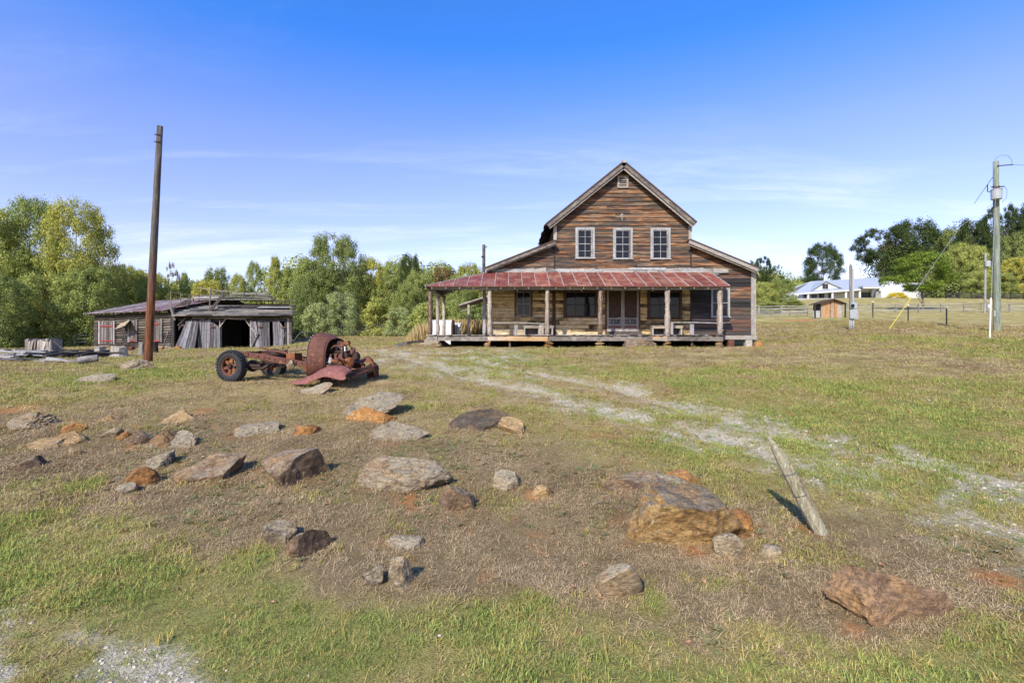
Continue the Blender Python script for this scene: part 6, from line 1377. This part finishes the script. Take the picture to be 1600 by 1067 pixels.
T_ = [
 ('tall leafy tree at the left edge, outermost of the big left trees', -30, 318, 150, 47, 'big', 'mid'),
 ('tall broad leafy tree, second of the big trees at left', 48, 298, 135, 50, 'big2', 'mid'),
 ('tall yellow green tree whose branches reach furthest right over the barn roof end', 118, 306, 120, 49, 'big', 'yellow'),
 ('dense dark green tree low against the left edge before the tall ones', 6, 425, 90, 42, 'oak_low', 'dark'),
 ('rounded green tree filling in below the tall left trees', 70, 420, 100, 46, 'round', 'mid'),
 ('green tree directly behind the left corner of the barn', 140, 410, 100, 47, 'oak_low', 'mid'),
 ('dull green tree just left of the leaning pole above the barn roof', 198, 408, 70, 56, 'oak', 'mid'),
 ('yellowing tree behind the leaning pole', 232, 418, 70, 58, 'oak_low', 'yellow'),
 ('nearly leafless reddish tree right of the leaning pole', 269, 406, 28, 60, 'sparse', 'rusty'),
 ('small pointed bright green tree behind the broken barn rails', 288, 420, 40, 57, 'cone', 'mid'),
 ('pale yellow tree low behind the barn roof ridge', 262, 440, 60, 55, 'round', 'yellow'),
 ('dark round crowned tree above the middle of the barn roof', 337, 412, 52, 64, 'oak', 'dark'),
 ('yellow green tree below the dark round crown', 326, 432, 60, 56, 'oak_low', 'yellow'),
 ('slim green tree right above the barn doors', 372, 424, 48, 57, 'tall', 'mid'),
 ('tall slender tree left of the pointed one over the barn end', 397, 404, 46, 58, 'tall', 'mid'),
 ('pointed green tree over the right end of the barn', 429, 394, 56, 56, 'cone', 'mid'),
 ('green tree filling the gap left of the biggest central tree', 462, 412, 66, 57, 'oak_low', 'mid'),
 ('biggest central tree with rounded dark crown between barn and house', 521, 361, 118, 56, 'big', 'dark'),
 ('leafy tree leaning out from the left of the biggest central tree', 484, 398, 70, 55, 'oak_low', 'mid'),
 ('yellowish tree directly right of the biggest central tree', 580, 398, 72, 58, 'oak_low', 'yellow'),
 ('bright green tree left of the dark pine in the middle woods', 612, 404, 64, 57, 'tall', 'mid'),
 ('dark headed pine rising from the middle woods left of the house', 640, 391, 46, 62, 'oak', 'darkpine'),
 ('bright green tree right under the dark headed pine', 655, 418, 62, 56, 'oak_low', 'mid'),
 ('dull autumn green tree above the left end of the porch roof', 690, 413, 60, 60, 'oak', 'rusty'),
 ('bright yellow green tree next to the pole behind the house roof', 733, 407, 66, 60, 'oak_low', 'yellow'),
 ('mid green tree seen above the hip of the porch roof', 715, 425, 60, 56, 'oak_low', 'mid'),
 ('dark tree between the two porch corner trees', 672, 425, 50, 63, 'tall', 'dark'),
 ('deep green tree filling in above the porch left posts', 640, 440, 60, 52, 'oak_low', 'dark'),
 ('green tree low behind the barn right corner post', 472, 440, 54, 50, 'oak_low', 'dark'),
 ('high dark pine tree peeping over the right wing roof of the house', 1188, 400, 44, 90, 'oldpine', 'darkpine'),
 ('thin pine tree just right of the house corner', 1212, 412, 34, 95, 'sparse', 'darkpine'),
 ('rounded green tree right beside the house corner board', 1194, 438, 50, 80, 'round', 'mid'),
 ('second rounded green tree from the house corner on the right', 1222, 434, 50, 92, 'oak_low', 'mid'),
 ('olive tree low between the rounded trees and the white house', 1240, 438, 44, 140, 'round', 'dark'),
 ('lone tall dark tree standing left over the white house', 1286, 375, 62, 124, 'oak', 'darkpine'),
 ('wide dark crowned tree left of two behind the white house ridge', 1382, 352, 96, 138, 'oldpine', 'darkpine'),
 ('tallest wide dark tree over the right end of the white house', 1428, 338, 104, 140, 'oak', 'darkpine'),
 ('dark green tree behind the top of the bright pine', 1490, 352, 80, 132, 'tall', 'dark'),
 ('bright green bushy pine alone in the field before the white house', 1441, 392, 104, 72, 'pine', 'pine'),
 ('tall pine left of the big utility pole in the right woods', 1520, 338, 76, 120, 'tall', 'darkpine'),
 ('tall pine top directly behind the transformer of the big pole', 1565, 318, 66, 118, 'oldpine', 'darkpine'),
 ('tall dark pine cut by the right edge of the view', 1612, 314, 80, 116, 'tall', 'darkpine'),
 ('mid green tree below the tall pines left of the pole', 1508, 376, 76, 112, 'oak_low', 'mid'),
 ('dark leafy tree below the pine tops right of the pole', 1585, 360, 70, 110, 'oak_low', 'dark'),
 ('yellowing autumn tree at the wood edge right of the pole', 1592, 398, 60, 106, 'oak_low', 'yellow'),
 ('small bright green tree at the wood edge left of the pole', 1530, 420, 48, 106, 'round', 'mid'),
 ('dark leafy tree at the wood edge right behind the bright pine', 1488, 402, 66, 112, 'oak_low', 'dark'),
 ('green tree at the wood edge just right behind the pole foot', 1572, 424, 46, 106, 'round', 'mid'),
]
for t in T_: tree(*t, nm='pine_tree' if 'pine' in t[6] and 'pine' in t[0] else 'tree')
B_ = [('pale leafy shrub, tall, below the biggest central tree', 533, 452, 74, 50, 'round', 'pale'),
 ('pale green shrub left of the tall pale one by the wire fence', 497, 470, 52, 49, 'bush', 'pale'), ('green shrub right of the tall pale one in the woods edge', 590, 462, 60, 51, 'bush', 'mid'),
 ('pale shrub left of the tan grass by the porch', 624, 478, 50, 49, 'bush', 'pale'), ('dark shrub at the barn right corner', 458, 492, 36, 46, 'bush', 'dark'),
 ('yellow green shrub under the left trees behind the white fence', 96, 490, 60, 46, 'bush', 'mid'), ('dark shrub at the left edge behind the lumber pile', 28, 482, 70, 45, 'bush', 'dark'),
 ('green shrub behind the tan grass left of the porch roof', 668, 470, 64, 47, 'bush', 'mid'), ('dark green shrub seen between the porch posts', 748, 474, 60, 46, 'bush', 'dark'),
 ('leafy shrub behind the lean-to by the porch', 705, 466, 50, 48, 'bush', 'mid'), ('small shrub right of the house corner at the fence', 1200, 470, 46, 72, 'bush', 'mid'),
 ('green shrub second from the house corner behind the field fence', 1236, 466, 40, 78, 'bush', 'mid')]
for t in B_: tree(*t, nm='shrub', cat='shrub')
bm_ = bpy.data.objects.new('flower_clump', PR['bush'][0]); COL.objects.link(bm_); bm_.parent = yb_; bm_.scale = (5, 1.6, 1.2); bm_.material_slots[0].link = 'OBJECT'; bm_.material_slots[0].material = leafmat('yellow flowers', (.55, .45, .02), (.75, .65, .05))
# woods behind, reading as one mass
def woods(nm, seed, n, pxa, pxb, Ya, Yb_, tops, mat, size):
    r = np.random.default_rng(seed); K = 260; px = r.uniform(pxa, pxb, K); Yv = r.uniform(Ya, Yb_, K); tp = np.interp(px, [a for a, b in tops], [b for a, b in tops]); x = (px-800)/F*Yv
    g = ground(x, Yv, False); zt = CZ+(533-tp)/F*Yv; z = g+(zt-g)*r.uniform(0, .93, K); rb = r.uniform(1.2, 2.6, K)*Yv.mean()/60
    idx = r.integers(0, K, n); d = r.normal(size=(n, 3)); d /= np.linalg.norm(d, axis=1, keepdims=True); q = r.uniform(.3, 1, (n, 1))**.5
    p = np.stack([x, Yv, z], 1)[idx]+d*q*rb[idx][:, None]*np.array([1, 1, .8]); v = leaves(p, d+r.normal(0, .5, (n, 3))+np.array([0, 0, .5]), size, r)
    o = bpy.data.objects.new(nm, np_mesh(nm, v, 4, LM[mat])); COL.objects.link(o); o['kind'] = 'stuff'
woods('far_woods', 50, 150000, -160, 800, 60, 76, [(-160, 380), (180, 416), (270, 436), (330, 430), (400, 414), (520, 408), (600, 412), (700, 416), (800, 420)], 'mid', .36)
woods('far_woods', 51, 70000, 1130, 1262, 126, 145, [(1130, 430), (1200, 436), (1270, 452)], 'mid', .5)
woods('far_woods', 52, 110000, 1375, 1760, 128, 150, [(1375, 400), (1460, 360), (1540, 345), (1760, 330)], 'darkpine', .45)
woods('far_woods', 53, 60000, 1465, 1760, 110, 122, [(1465, 425), (1540, 410), (1760, 385)], 'dark', .5)
# tall straw grass beside the porch
r = np.random.default_rng(3); n = 13000; px = r.uniform(632, 770, n); Yv = r.uniform(31, 42, n); x = (px-800)/F*Yv; g = ground(x, Yv); env = np.interp(px, [632, 655, 700, 770], [.1, .75, 1, 1]); h_ = r.uniform(.35, 1.3, n)*env*1.3
dx, dy = r.normal(0, .16, n)*h_, r.normal(0, .16, n)*h_; wv = .011; a = r.uniform(0, 6.28, n); wx, wy = np.cos(a)*wv, np.sin(a)*wv
vv = np.stack([np.stack([x-wx, Yv-wy, g], 1), np.stack([x+wx, Yv+wy, g], 1), np.stack([x+dx*.5+wx, Yv+dy*.5+wy, g+h_*.7], 1), np.stack([x+dx, Yv+dy, g+h_], 1)], 1).reshape(-1, 3)
o = bpy.data.objects.new('tall_straw_grass', np_mesh('tall_straw_grass', vv, 4, LM['straw'])); COL.objects.link(o); o['kind'] = 'stuff'
